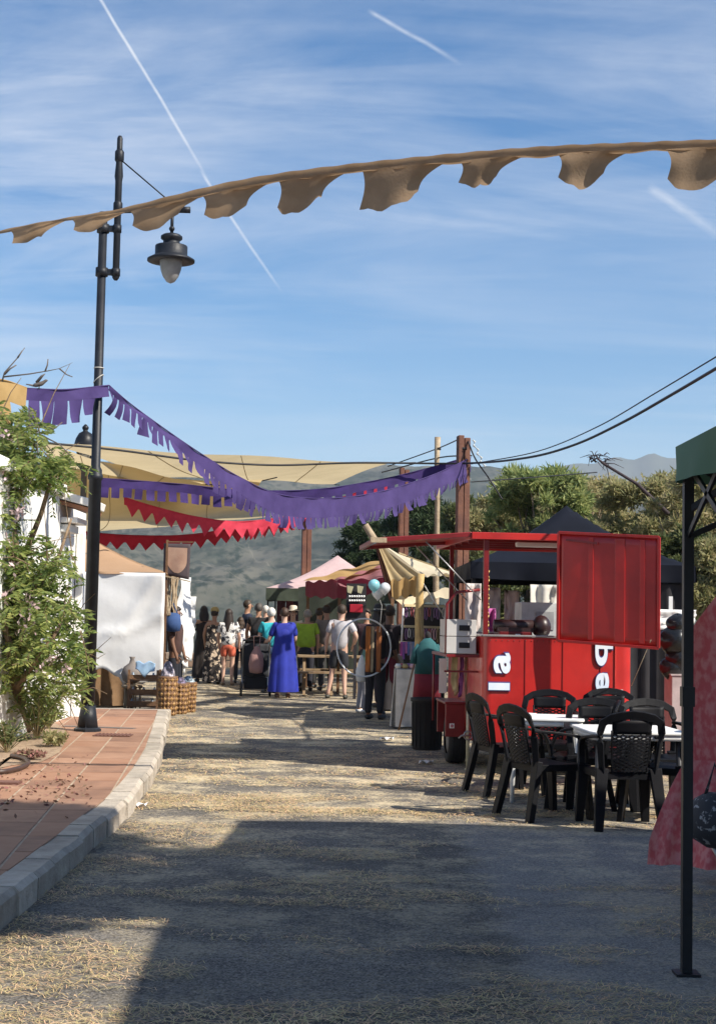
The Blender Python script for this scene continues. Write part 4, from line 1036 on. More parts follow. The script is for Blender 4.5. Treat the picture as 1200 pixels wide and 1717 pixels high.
for x in (-.14, .14): m.box((x, -.1, .01), (.05, .05, .03))
m.build('foot', M_black, t)
c = TW_(mc.x + .29, .3, Z1 - .045); t = thing('kettle_grill', 'small black dome grill right of the waffle iron', 'grill', c, TR)
m = MB(); m.sphere((0, 0, .15), (.10, .12, .12), 16, 10); m.build('dome', M_mach, t)
m = MB(); m.lathe([(.05, 0), (.07, .06)], n=12); m.build('foot', M_black, t)
c = TW_(Wt * .56, 1.6, Z0 + .05); t = thing('white_cabinet', 'tall pale grey cabinet inside the red trailer', 'cabinet', c, TR)
m = MB(); m.box((0, 0, .70), (.40, .4, 1.4)); m.build('casing', mat('grey_white', (.55, .57, .56), .6), t, bevel=.01)
m = MB(); m.box((.06, -.205, 1.2), (.2, .01, .2)); m.build('vent_panel', mat('grey_panel', (.35, .36, .37), .5), t)
c0 = TW_(-.05, .12, 0)
m = MB(); pts = [TW_(.055 + .012 * (-1) ** k, .06, 1.42 + k * .045) for k in range(15)]
for k in range(14): m.tube([pts[k], (pts[k] + pts[k + 1]) / 2 + Vector((.01, 0, 0)), pts[k + 1]], .008, 5)
tag(m.build('chain', mat('brass', (.45, .33, .12), .4, metal=.7), pivot=True), 'brass chain hanging along the front left trailer post', 'chain')
# scarves hanging below the shelf
for k, (px, w, cc, y0, y1) in enumerate([(765, 10, (.45, .36, .2), 1097, 1162), (776, 5, (.2, .05, .2), 1097, 1165), (788, 13, (.48, .34, .24), 1097, 1172), (799, 9, (.38, .22, .18), 1097, 1175)]):
    a = P(px - w / 2, y0, 15.95); b = P(px + w / 2, y0, 15.9); zb_ = P(px, y1, 15.9).z
    m = drape('scarf', None, (a.x, a.y, 0), (b.x, b.y, 0), a.z, lambda u: zb_ + .03 * math.sin(u * 7), mat('scarf%d' % k, cc, .85, col2=tuple(x * .5 for x in cc), nscale=5), 8, 12, .015, seed=k)
    tag(m, ['pale ochre', 'narrow purple', 'sandy brown', 'dull pink'][k] + ' scarf hanging under the trailer side shelf', 'scarf', 'scarves under the shelf')
m = MB(); p = P(742, 1133, 16.6); m.box(p, (.085, .01, .38)); tag(m.build('price_card', M_white, pivot=True), 'tall white card hanging left of the scarves below the shelf', 'card')
m = MB(); p = P(742, 1118, 16.5); m.add([(p.x - .05, p.y, p.z + .06), (p.x + .05, p.y, p.z + .06), (p.x, p.y, p.z - .08)], [(0, 1, 2)]); tag(m.build('pennant', M_white, pivot=True, solid=.006), 'tiny white triangular pennant above the white card', 'pennant')

# striped garment on stand over black bin
bp_ = PX(715, 17.8, 0)
t = thing('litter_bin', 'ribbed black bin on the road left of the trailer wheel', 'bin', bp_)
hb_ = P(715, 1170, 17.8).z
m = MB(); m.lathe([(.165, 0), (.172, .02), (.182, hb_ - .05), (.20, hb_ - .04), (.20, hb_), (.17, hb_), (.16, hb_ - .06)], n=20, sxy=(1, .9)); m.build('tub', M_rubber, t)
for k in range(18):
    a = k * math.pi * 2 / 18; m = MB(); m.tube([(.173 * math.cos(a), .156 * math.sin(a), .04), (.183 * math.cos(a), .165 * math.sin(a), hb_ - .06)], .007, 4); m.build('rib', M_rubber, t)

# ------------------------------------------------------------------ plastic chairs and tables
def make_chair():
    t = thing('plastic_chair', 'x', 'chair')
    m = MB()
    def seat(u, v):
        x = (u - .5) * (.46 + .03 * v); y = -.22 + .46 * v
        return (x, y, .43 - .025 * math.sin(math.pi * u) * math.sin(math.pi * min(1, v * 1.1)) - (.05 * max(0, v - .88) / .12))
    m.grid(seat, 12, 12); m.build('seat', M_plastic, t, solid=.016)
    def strip(pts, w, dpt, name, wdir=None):
        q, _ = polyc(pts, 16); b = MB(); vs = []; fs = []
        for i, p in enumerate(q):
            d = (q[min(i + 1, 16)] - q[max(0, i - 1)]).normalized(); wd = Vector(wdir or (1, 0, 0)); wd = (wd - d * wd.dot(d)).normalized(); nd = d.cross(wd)
            ww = w(i / 16) if callable(w) else w
            for sx_, sz_ in ((-1, -1), (1, -1), (1, 1), (-1, 1)): vs.append(p + wd * sx_ * ww / 2 + nd * sz_ * dpt / 2)
        for i in range(16):
            for k in range(4): a = i * 4 + k; c = i * 4 + (k + 1) % 4; fs.append((a, c, c + 4, a + 4))
        fs += [(3, 2, 1, 0), (64, 65, 66, 67)]
        b.add(vs, fs); return b.build(name, M_plastic, t, bevel=.005)
    arch = [(-.205, -.215, .42), (-.225, -.245, .60), (-.235, -.28, .76), (-.19, -.312, .835), (0, -.335, .872), (.19, -.312, .835), (.235, -.28, .76), (.225, -.245, .60), (.205, -.215, .42)]
    b = strip(arch, lambda u: .05 + .018 * math.sin(math.pi * u) ** 2, .02, 'backrest', (0, -.3, 1)); br = b
    def panel(u, v):
        w = .31 - .05 * v; x = (u - .5) * w; return Vector((x, -.305 + .085 * v - .02 * (1 - (2 * u - 1) ** 2), .83 - .40 * v))
    m = MB(); m.grid(lambda u, v: panel(u, v * .26), 8, 4); o = m.build('top_panel', M_plastic, t, solid=.012); o.parent = br
    m = MB()
    for k in range(-9, 12):
        for s in (1, -1):
            pts = []
            for q in range(9):
                u = q / 8; v = .26 + (k / 11 + (u if s > 0 else 1 - u) * .42) * .74
                if .26 <= v <= .99: pts.append(panel(u, v))
            if len(pts) > 1: m.tube(pts, .0082, 4, cap=False, smooth=False)
    o = m.build('lattice', M_plastic, t); o.parent = br; o['kind'] = 'stuff'
    for s in (-1, 1):
        m = MB(); m.tube([panel(.5 + s * .5, .2 + .79 * k / 6) for k in range(7)], .009, 5); o = m.build('panel_edge', M_plastic, t); o.parent = br
    for s in (-1, 1):
        strip([(s * .232, -.262, .70), (s * .262, -.15, .695), (s * .275, .02, .675), (s * .27, .14, .65), (s * .262, .205, .56), (s * .25, .225, .43)], lambda u: .052 - .008 * u, .022, 'arm')
        strip([(s * .24, .215, .45), (s * .25, .235, .25), (s * .265, .26, .0)], lambda u: .090 - .030 * u, .045, 'leg')
        strip([(s * .205, -.205, .46), (s * .225, -.245, .25), (s * .25, -.30, .0)], lambda u: .095 - .032 * u, .05, 'leg')
    for s in (-1, 1):
        m = MB(); m.bar((s * .225, -.2, .41), (s * .24, .22, .41), .02, .05); m.build('seat_rail', M_plastic, t)
    m = MB(); m.bar((-.22, .235, .405), (.22, .235, .405), .02, .05); m.build('apron', M_plastic, t)
    m = MB(); m.bar((-.2, -.21, .405), (.2, -.21, .405), .02, .05); m.build('apron', M_plastic, t)
    return t
chair0 = make_chair()
rc_ = random.Random(77)
def put_chair(px, Y, deg, lab, first=False, dz=0):
    p = PX(px, Y, 0); c = chair0 if first else copy_tree(chair0)
    c.location = p; c.rotation_euler = (0, 0, R_(deg)); c['label'] = lab; c['group'] = 'black plastic armchairs round the white tables'; return c
# rotation: 0 = sitter looks away from the viewer, 180 = towards the viewer, -90 = to the right
put_chair(848, 13.55, -72, 'black plastic chair farthest left, beside the trailer prop stand', True)
put_chair(912, 12.05, -64, 'black plastic chair facing right with its back to the street, left of the near table')
put_chair(915, 14.05, 168, 'black plastic chair behind the far white table, facing the viewer')
put_chair(968, 12.75, 82, 'dark plastic chair turned left, between the two white tables')
put_chair(1003, 12.72, 176, 'black lattice-backed chair behind the left part of the near white table')
put_chair(1040, 11.6, 5, 'nearest black plastic chair, its solid back towards the viewer')
put_chair(1102, 12.75, 188, 'black lattice-backed chair behind the right part of the near white table')
put_chair(1024, 14.5, 176, 'rearmost black plastic chair, only its top arch showing')
put_chair(1112, 11.95, 58, 'rightmost black plastic chair, beside the pink cloth')
M_tab = mat('white_plastic', (.80, .80, .78), .45, col2=(.74, .74, .72), bump=.04)
def ptable(px, Y, w, deg, lab, mleg):
    p = PX(px, Y, 0); t = thing('plastic_table', lab, 'table', p, R_(deg), 'white plastic tables by the trailer')
    m = MB(); m.prism(rrect(-w / 2, -w / 2, w / 2, w / 2, .07), .700, .722); m.build('tabletop', M_tab, t, bevel=.006)
    m = MB(); o1 = rrect(-w / 2 + .02, -w / 2 + .02, w / 2 - .02, w / 2 - .02, .06); n_ = len(o1)
    m.add([(x, y, .655) for x, y in o1] + [(x, y, .6995) for x, y in o1], [(i, (i + 1) % n_, (i + 1) % n_ + n_, i + n_) for i in range(n_)], 0, True); m.build('skirt', M_tab, t, solid=.01)
    for sx_ in (-1, 1):
        for sy_ in (-1, 1):
            m = MB(); m.tube([(sx_ * w * .43, sy_ * w * .43, 0), (sx_ * w * .40, sy_ * w * .40, .69)], [.018, .026], 8); m.build('leg', mleg, t)
    return t
ptable(1052, 11.95, .78, 4, 'near white square plastic table among the black chairs', mat('table_leg_dark', (.06, .06, .065), .5))
ptable(912, 13.2, .66, -6, 'far white square plastic table in front of the trailer letters', M_tab)
q = P(850, 1184, 12.7); m = MB(); m.grid(lambda u, v: (q.x + .12 * u, q.y + .06 * v, q.z + .02 * (1 - u) + .012 * math.sin(6 * u) - .02), 6, 4)
# paper tray with food lies on the far table
q = PX(884, 13.05, .725); m = MB(); m.lathe([(.05, 0), (.08, .03), (.075, .03), (.045, .006), (.001, .006)], q, 14); tag(m.build('paper_plate', M_white, pivot=True), 'white paper plate on the far white table', 'plate')

# ------------------------------------------------------------------ pink paisley cloth under the green tent
m_p = bpy.data.materials.new('pink_paisley'); m_p.use_nodes = True; nt = m_p.node_tree; b = nt.nodes['Principled BSDF']; b.inputs['Roughness'].default_value = .85
tcx = N(nt, 'ShaderNodeTexCoord')
mp = N(nt, 'ShaderNodeMapping'); mp.inputs['Scale'].default_value = (1, 1, .62); mp.inputs['Rotation'].default_value = (0, .5, 0); L(nt, tcx.outputs['Object'], mp.inputs[0])
dn = N(nt, 'ShaderNodeTexNoise', Scale=5.0, Detail=2); L(nt, mp.outputs[0], dn.inputs['Vector'])
wv = MIX(nt, .22, mp.outputs[0], dn.outputs['Color'])
v1 = N(nt, 'ShaderNodeTexVoronoi', Scale=6.5); L(nt, wv, v1.inputs['Vector'])
rings = MATH(nt, 'SINE', MATH(nt, 'MULTIPLY', v1.outputs['Distance'], 55.0))
rm = RAMP(nt, rings, [(.72, 0.0), (.95, 1.0)]); near_ = RAMP(nt, v1.outputs['Distance'], [(.26, 1.0), (.36, 0.0)])
sel = N(nt, 'ShaderNodeSeparateColor'); L(nt, v1.outputs['Color'], sel.inputs[0]); on = MATH(nt, 'GREATER_THAN', sel.outputs[0], .55)
fz = N(nt, 'ShaderNodeTexNoise', Scale=26.0, Detail=3); L(nt, mp.outputs[0], fz.inputs['Vector'])
cbase = MIX(nt, RAMP(nt, fz.outputs[0], [(.42, 0.0), (.60, .8)]), (.62, .11, .11), (.72, .27, .24))
cbase = MIX(nt, MATH(nt, 'MULTIPLY', MATH(nt, 'MULTIPLY', MATH(nt, 'MULTIPLY', rm, near_), on), .8), cbase, (.82, .58, .54))
L(nt, cbase, b.inputs['Base Color'])
tp_ = [P(1094, 1402, 9.2), P(1160, 1040, 9.4)]
X0, X1 = P(1160, 1100, 9.4).x, 4.4
pc = thing('pink_cloth', 'dusky pink paisley cloth hung behind and spread over the stall table at right', 'cloth', (X0 + .8, 9.4, 0))
ztp = P(1165, 1040, 9.4).z
def top_z(x):
    a, bb = P(1163, 1050, 9.4), P(1215, 985, 9.4)
    t = (x - a.x) / (bb.x - a.x); return min(2.35, a.z + (bb.z - a.z) * t)
zmid = P(1170, 1285, 9.0).z
m = MB(); m.grid(lambda u, v: (X0 + (X1 - X0) * u, 9.42 + .03 * math.sin(u * 30) + .02 * math.sin(u * 13 + v * 3), top_z(X0 + (X1 - X0) * u) * (1 - v) + (zmid - .05) * v), 60, 14); m.build('back_drop', m_p, pc, world=True)
# lower cloth: over a table, flaring out to the left and towards the viewer
def low(u, v):
    xt = P(1155, 1280, 9.3).x; xb = P(1093, 1400, 9.0).x + .05 * max(0, v - .75) * 4
    x_ = xt + (xb - xt) * (v ** .8); x = x_ + (X1 - x_) * u
    y = 9.38 - .62 * (v ** .9) * min(1, u * 3.0) + .05 * math.sin(x * 16 + v * 2) * v + .04 * math.sin(x * 27 + v * 3) * v + .02 * math.sin(x * 60 + v * 9) * v
    zb = .07 - .06 * min(1, u * 2.2) + .05 * math.sin(u * 9)
    z = zmid * (1 - v) + zb * v
    return (x, y, max(z, .02))
m = MB(); m.grid(low, 70, 22); m.build('table_skirt', m_p, pc, world=True)
m = MB(); m.box((3.0, 9.15, .35), (1.5, .35, .66)); tb = tag(m.build('trestle_box', M_brownwood, pivot=True, bevel=.01), 'low wooden trestle box hidden under the pink paisley cloth', 'box')
# dark patterned bag at the right edge
q = P(1197, 1372, 8.4); m = MB(); m.lathe([(.04, -.16), (.13, -.10), (.15, .0), (.11, .10), (.05, .14)], q, 14, wob=lambda a, z: 1 + .12 * math.sin(3 * a + z * 9)); m.tube([q + Vector((-.05, 0, .13)), q + Vector((0, 0, .3)), q + Vector((.05, 0, .13))], .01, 6)
tag(m.build('bag', mat('bag_pattern', (.03, .03, .035), .8, col2=(.3, .3, .3), nscale=28, lo=.56, hi=.6), pivot=True), 'dark patterned cloth bag at the right edge in front of the pink cloth', 'bag')
m = MB(); a_ = G(1192, 1478); m.tube([(a_.x, 8.4, 0), (q.x - .02, 8.4, q.z - .12)], .02, 8); tag(m.build('bag_stand', M_metal, pivot=True), 'grey metal tube holding up the dark patterned bag', 'stand')
# things between the trailer and the green tent
q = PX(1138, 16.5, 0); hh = P(1138, 1132, 16.5).z
t = thing('white_crate', 'tall pale pinkish box beyond the black tent leg', 'box', q); m = MB(); m.box((0, 0, hh / 2), (.26, .4, hh)); m.build('crate_wall', mat('pinkish_white', (.50, .42, .41), .8), t, bevel=.008)
m = MB(); m.box((0, 0, hh + .008), (.28, .42, .015)); m.build('lid', MATS['pinkish_white'], t)
for k, (px, py, r) in enumerate([(1130, 1075, .17), (1138, 1105, .15), (1125, 1120, .13), (1135, 1048, .12)]):
    c = P(px, py, 16.5); m = MB(); m.grid(lambda u, v: (c.x + r * math.cos(6.283 * u) * math.sin(math.pi * v) * (1 + .15 * math.sin(u * 19 + v * 7)), c.y + r * math.sin(6.283 * u) * math.sin(math.pi * v), c.z - r * math.cos(math.pi * v) * (1 + .1 * math.sin(u * 25))), 18, 12)
    tag(m.build('bin_bag', mat('shiny_black_bag', (.012, .013, .014), .25), pivot=True), ['upper middle', 'right hand lower', 'lowest left', 'topmost small'][k] + ' shiny black bag in the heap on the pale box', 'bag', 'black bags on the pale box')
q = P(1130, 1025, 18.5); m = drape('white_sheet', None, (q.x - .25, q.y, 0), (q.x + .25, q.y, 0), q.z + .02, lambda u: q.z - .25 + .1 * u, M_white_cloth, 12, 8, .05); tag(m, 'white crumpled sheet draped behind the black bags', 'cloth')
m = MB(); p = PX(1122, 19.6, 0); zt_ = P(1122, 1000, 19.6).z; m.box((p.x, p.y, zt_ / 2), (.05, .05, zt_)); tag(m.build('white_pole', M_white, pivot=True), 'short white pole standing behind the black bags', 'pole')
# cloths hung behind the trailer seen through its opening
for k, (x0, x1, y0, y1, Y, cc, lab) in enumerate([(812, 838, 985, 1060, 20.2, (.62, .52, .52), 'pale pinkish cloth hung behind the trailer, leftmost'), (845, 870, 990, 1062, 20.4, (.66, .52, .52), 'rosy white dress hanging behind the waffle iron'),
        (888, 934, 980, 1072, 19.2, (.74, .70, .62), 'creamy white sheet hanging behind the trailer at right'), (780, 806, 978, 1060, 19.0, (.70, .62, .58), 'pale cloth hanging left of the trailer post'), (815, 830, 1020, 1062, 19.5, (.62, .16, .42), 'bright pink cloth hanging behind the counter')]):
    a = P(x0, y0, Y); b_ = P(x1, y0, Y); zb_ = P(x0, y1, Y).z
    m = drape('hanging_cloth', None, (a.x, a.y, 0), (b_.x, b_.y, 0), a.z, lambda u: zb_ + .06 * math.sin(u * 8), mat('hang%d' % k, cc, .9, col2=tuple(x * .85 for x in cc), trans=.25), 14, 14, .04, seed=k)
    tag(m, lab, 'cloth', 'cloths hung behind the trailer')

# ------------------------------------------------------------------ jewellery stall with ochre cloth roof
JY = 21.6
js = thing('jewellery_stall', 'rustic market stall with peaked ochre cloth roof and yellow pole', 'market stall', PX(700, JY + 1, 0))
M_ochre = mat('ochre_roof', (.52, .40, .22), .9, col2=(.40, .30, .15), nscale=3, trans=.35, bump=.15, bscale=12); M_cream = mat('cream_roof', (.66, .58, .42), .9, col2=(.56, .48, .34), nscale=3, trans=.3, bump=.15, bscale=12)
def sheet(c, sag, m_, name, parent, folds=0, nu=20, nv=14):
    c = [P(*t) for t in c]
    def fn(u, v):
        p = (c[0] * (1 - u) + c[1] * u) * (1 - v) + (c[3] * (1 - u) + c[2] * u) * v
        return p + Vector((0, .02 * folds * math.sin(u * 17), -sag * math.sin(math.pi * u) * math.sin(math.pi * v) + .025 * folds * math.sin(u * 17 + v * 2)))
    m = MB(); m.grid(fn, nu, nv); return m.build(name, m_, parent, world=True)
sheet([(632, 912, 22.6), (640, 914, 22.6), (706, 966, 21.4), (655, 978, 21.4)], .07, M_ochre, 'roof_cloth', js, 1)
sheet([(640, 912, 22.6), (646, 918, 23.6), (762, 962, 23.8), (706, 966, 21.4)], .14, M_cream, 'roof_cloth', js, 1)
sheet([(668, 928, 24.2), (676, 930, 25), (790, 975, 25), (760, 962, 23.8)], .08, M_ochre, 'roof_cloth', js, 1)
sheet([(655, 974, 21.38), (703, 967, 21.38), (700, 998, 21.4), (657, 1003, 21.4)], 0, M_orange, 'valance', js, 1)
sheet([(657, 1003, 21.6), (760, 985, 23.8), (758, 1000, 23.8), (672, 1016, 21.6)], .05, M_cream, 'lower_valance', js, 1)
sheet([(628, 914, 22.5), (640, 914, 22.5), (660, 985, 22.4), (652, 1010, 22.4)], 0, M_wood, 'dark_flap', js, 1)
m = MB(); a = P(612, 880, 22.6); b_ = P(640, 925, 22.6); m.tube([a, b_, P(655, 985, 22.5)], [.05, .06, .05], 8); m.build('raking_pole', M_palewood, js, world=True)
a = P(704, 962, 21.3); f_ = PX(699, 21.3, 0)
m = MB(); rn = random.Random(2); m.tube([Vector((a.x + (f_.x - a.x) * k / 10 + rn.gauss(0, .006), 21.3, a.z * (1 - k / 10))) for k in range(11)], [.055 * rn.uniform(.85, 1.15) for _ in range(11)], 9); m.build('pole', M_yellowood, js, world=True)
m = MB()
for (x0, y0, x1, y1) in ((703, 968, 722, 1000), (722, 1000, 742, 1030)): m.tube([P(x0, y0, 21.3), P(x1, y1, 21.6)], .01, 5)
m.build('guy_rope', M_white, js, world=True)
m = MB(); m.grid(lambda u, v: P(701 + 7 * u + 3 * v, 1020 + 48 * v, 21.22) + Vector((0, .02 * math.sin(u * 9), 0)), 6, 8); m.build('tied_scarf', M_ochre, js, world=True)
# shelf rack
rk2 = thing('shelf_rack', 'white edged rack with three pale shelves of necklaces', 'rack', PX(712, 21.9, 0))
for py in (1015, 1050, 1077):
    x1 = 748 if py == 1015 else 735 if py == 1050 else 700
    m = MB(); m.bar(P(675, py, 21.8), P(x1, py + 2, 22.0), .16, .035); m.build('shelf', mat('cream_wood', (.66, .55, .32), .7), rk2, world=True)
m = MB(); m.tube([P(676, 1012, 21.75), P(673, 1080, 21.75)], .014, 6); m.tube([P(747, 1012, 22), P(742, 1080, 22)], .014, 6); m.build('upright', M_white, rk2, world=True)
m = MB(); m.add([P(677, 1012, 22.3), P(748, 1014, 22.3), P(744, 1200, 22.3), P(675, 1200, 22.3)], [(0, 1, 2, 3)]); m.build('back_board', M_dark, rk2, world=True, solid=.02)
rn = random.Random(8); jm = [mat('bead%d' % k, c_, .4) for k, c_ in enumerate([(.7, .68, .62), (.45, .08, .09), (.4, .3, .12), (.25, .12, .3), (.6, .35, .38), (.12, .12, .14)])]
for k in range(26):
    row = 0 if k < 14 else 1; px = (681 + (k if row == 0 else k - 14) * (4.8)) ; py = 1019 if row == 0 else 1054
    if row == 1 and px > 735: continue
    a = P(px, py, 21.68); ln_ = rn.uniform(.12, .22); m = MB(); q_ = [a + Vector((.016 * math.sin(t * 6.283), 0, -ln_ / 2 + ln_ / 2 * math.cos(t * 6.283))) for t in [j / 10 for j in range(11)]]
    m.tube(q_, .006, 4); jc = rn.randrange(6); jn = k if row == 0 else k - 14; ordn = ['leftmost', 'second', 'third', 'fourth', 'fifth', 'sixth', 'seventh', 'eighth', 'ninth', 'tenth', 'eleventh', 'twelfth', 'thirteenth', 'fourteenth'][jn]
    tag(m.build('necklace', jm[jc], pivot=True), ['pale', 'dark red', 'amber', 'violet', 'pinkish', 'black'][jc] + ' necklace, ' + ordn + ' on the ' + ('upper' if row == 0 else 'middle') + ' row of the pale shelf rack', 'necklace', ('upper' if row == 0 else 'middle') + ' row of necklaces')
for k in range(9):
    cc = [(.5, .1, .35), (.3, .12, .4), (.6, .2, .45), (.15, .2, .45), (.45, .4, .5), (.2, .3, .5), (.55, .15, .2), (.5, .5, .52), (.2, .1, .3)][k]
    a = P(671 + k * 4, 1076, 21.6); b_ = P(674.5 + k * 4, 1076, 21.6); zb_ = P(671, 1100 + 6 * math.sin(k * 2), 21.6).z
    m = drape('scarf', None, (a.x, a.y, 0), (b_.x, b_.y, 0), a.z, lambda u: zb_, mat('sc%d' % k, cc, .85), 4, 8, .008, seed=k)
    tag(m, ['deep pink', 'violet', 'bright pink', 'dark blue', 'greyish lilac', 'steel blue', 'crimson', 'pale grey', 'dark purple'][k] + ' scarf in the row below the pale shelves', 'scarf', 'scarves below the pale shelves')
cloth_table('white cloth covered stall table between the crowd and the trailer', 662, 694, 20.9, .80, mat('grey_white_cloth', (.60, .57, .52), .9, trans=.1))
cloth_table('dark cloth covered stall table at the back of the jewellery stall', 640, 730, 24.6, .9, M_dark)
rn = random.Random(12)
for k in range(5):
    c = PX(667 + k * 6, 20.95 + .1 * (k % 2), .83); m = MB(); m.lathe([(.03, 0), (.05, .03), (.03, .07)], c, 8)
    tag(m.build('trinket', jm[k], pivot=True), ['pale', 'dark red', 'amber', 'violet', 'pinkish'][k] + ' little trinket, ' + ['leftmost', 'second', 'middle', 'fourth', 'rightmost'][k] + ' on the white cloth stall table', 'trinket', 'trinkets on the white stall table')
# stall sticks leaning
m = MB(); m.tube([PX(668, 20.6, 0), P(700, 1088, 20.6)], .012, 6); tag(m.build('leaning_stick', M_brownwood, pivot=True), 'thin brown stick leaning against the white stall table', 'stick')

# garment on a stand over the bin
gp = PX(714, 18.35, 0); gs = thing('clothes_dummy', 'headless clothes stand wearing a teal and red tunic beside the bin', 'clothes stand', gp)
m = MB(); m.tube([(0, 0, 0), (0, 0, 1.35)], .02, 8); m.lathe([(.2, 0), (.18, .03), (.02, .05)], n=12); m.build('stand', M_black, gs)
z_a, z_b, z_c = P(714, 1072, 18.35).z, P(714, 1130, 18.35).z, P(714, 1172, 18.35).z
m = MB(); m.lathe([(.158, z_b), (.14, (z_a + z_b) / 2), (.145, z_a - .12), (.10, z_a - .04), (.035, z_a + .02)], n=20, sxy=(1, .6), wob=lambda a, z: 1 + .05 * math.sin(a * 6 + z * 4)); m.build('upper_tunic', mat('teal_cloth', (.02, .11, .12), .85), gs)
m = MB(); m.lathe([(.17, z_c), (.155, z_b + .002)], n=20, sxy=(1, .6), wob=lambda a, z: 1 + .05 * math.sin(a * 6 + z * 4)); m.build('lower_tunic', mat('dull_red_cloth', (.22, .015, .03), .85), gs)
m = MB(); m.sphere((0, 0, z_a + .05), (.035, .035, .05)); m.build('knob', M_dark, gs)
for s in (-1, 1):
    m = MB(); m.tube([(s * .10, 0, z_a - .07), (s * .15, .01, z_a - .16), (s * .17, .0, z_a - .30)], [.035, .042, .046], 8); m.build('sleeve', MATS['teal_cloth'], gs)

# ------------------------------------------------------------------ burgundy stall, pink tent, picnic table
M_burg = mat('burgundy_cloth', (.24, .025, .05), .85, col2=(.18, .02, .04), nscale=3, trans=.2); M_mauve = mat('mauve_cloth', (.34, .13, .15), .85, trans=.25)
bs = thing('burgundy_stall', 'burgundy market stall with ochre strips over its roof, behind the crowd', 'market stall', PX(580, 32, 0))
sheet([(508, 974, 32), (640, 938, 33.5), (648, 948, 30.5), (560, 975, 29.8)], .1, M_orange, 'roof_cloth', bs, 1)
sheet([(560, 972, 30.2), (650, 945, 31), (655, 975, 28.5), (570, 984, 29.0)], .08, M_mauve, 'roof_cloth', bs, 1)
sheet([(512, 976, 31.8), (565, 972, 29.6), (565, 1003, 29.6), (512, 1000, 31.8)], 0, M_burg, 'valance', bs, 1)
sheet([(565, 973, 29.5), (655, 970, 28.4), (655, 990, 28.4), (565, 1004, 29.5)], 0, M_burg, 'valance', bs, 1)
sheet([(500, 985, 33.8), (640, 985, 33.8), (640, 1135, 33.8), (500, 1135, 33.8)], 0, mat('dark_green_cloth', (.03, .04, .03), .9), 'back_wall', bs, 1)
for (px, Y) in ((513, 31.8), (566, 29.6), (655, 28.4)):
    p = PX(px, Y, 0); m = MB(); m.box((p.x, p.y, 1.1), (.06, .06, 2.2)); m.build('post', M_brownwood, bs, world=True)
wpn = thing('goods_board', 'upright board with red purse and pale jewellery behind the grey shirt man', 'display board', PX(600, 27.8, 0))
m = MB(); a = P(581, 978, 27.8); b_ = P(613, 1040, 27.8); m.box(((a.x + b_.x) / 2, 27.84, (a.z + b_.z) / 2), (b_.x - a.x, .04, a.z - b_.z)); m.box(((a.x + b_.x) / 2, 27.84, b_.z / 2), (.06, .04, b_.z)); m.build('board', M_dark, wpn, world=True)
a = P(597, 1020, 27.8); m = MB(); m.box((a.x, 27.78, a.z), (.24, .05, .15)); m.build('red_purse', M_redcloth, wpn, world=True, bevel=.01)
m = MB(); rn = random.Random(4)
for k in range(14):
    q = P(586 + (k % 7) * 4, 1000 + (k // 7) * 7, 27.76); m.sphere(q, .022, 6, 4)
m.build('brooch_row', M_white, wpn, world=True)['kind'] = 'stuff'
for k in range(2):
    q = P(587 + k * 17, 988, 27.76); m = MB(); m.add([(q.x - .06, q.y, q.z + .07), (q.x + .06, q.y, q.z + .05), (q.x + .02, q.y, q.z - .08), (q.x - .05, q.y, q.z - .06)], [(0, 1, 2, 3)]); m.build('pale_tag', mat('pale_yellow', (.5, .46, .28), .8), wpn, world=True, solid=.01)
pt_c = PX(562, 38, 0); ptz = P(562, 931, 38).z; pte = P(457, 986, 36.5).z
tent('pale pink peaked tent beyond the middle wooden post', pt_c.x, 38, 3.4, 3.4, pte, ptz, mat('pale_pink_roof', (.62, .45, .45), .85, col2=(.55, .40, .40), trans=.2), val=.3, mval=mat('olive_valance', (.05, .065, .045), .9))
# hanging garments dark inside the stall
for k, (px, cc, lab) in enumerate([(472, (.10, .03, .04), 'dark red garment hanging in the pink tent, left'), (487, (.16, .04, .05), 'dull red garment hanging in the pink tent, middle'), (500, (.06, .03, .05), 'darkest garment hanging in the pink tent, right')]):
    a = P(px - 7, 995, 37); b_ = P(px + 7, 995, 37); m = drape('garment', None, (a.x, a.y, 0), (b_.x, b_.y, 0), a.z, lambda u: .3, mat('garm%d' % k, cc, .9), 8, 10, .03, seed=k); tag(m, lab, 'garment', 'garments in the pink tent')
# picnic table
pn = thing('picnic_table', 'long timber picnic table with benches in front of the burgundy stall', 'picnic table', PX(553, 29.2, 0), R_(3))
pa = PX(492, 29.2, 0); pb2 = PX(603, 29.2, 0); LW = pb2.x - pa.x; M_pic = mat('picnic_wood', (.30, .21, .12), .85, col2=(.2, .13, .07), nscale=6)
for k in range(4):
    m = MB(); m.box((0, -.27 + .18 * k, .74), (LW, .165, .035)); m.build('plank', M_pic, pn)
for s in (-1, 1):
    for k in range(2):
        m = MB(); m.box((0, s * (.62 + .13 * k), .45), (LW, .12, .035)); m.build('bench_plank', M_pic, pn)
for x in (-LW * .4, 0, LW * .4):
    for s in (-1, 1):
        m = MB(); m.bar((x, s * .2, .72), (x, s * .62, 0), .05, .09); m.build('leg', M_pic, pn)
    m = MB(); m.bar((x, -.7, .41), (x, .7, .41), .04, .09); m.build('bearer', M_pic, pn)

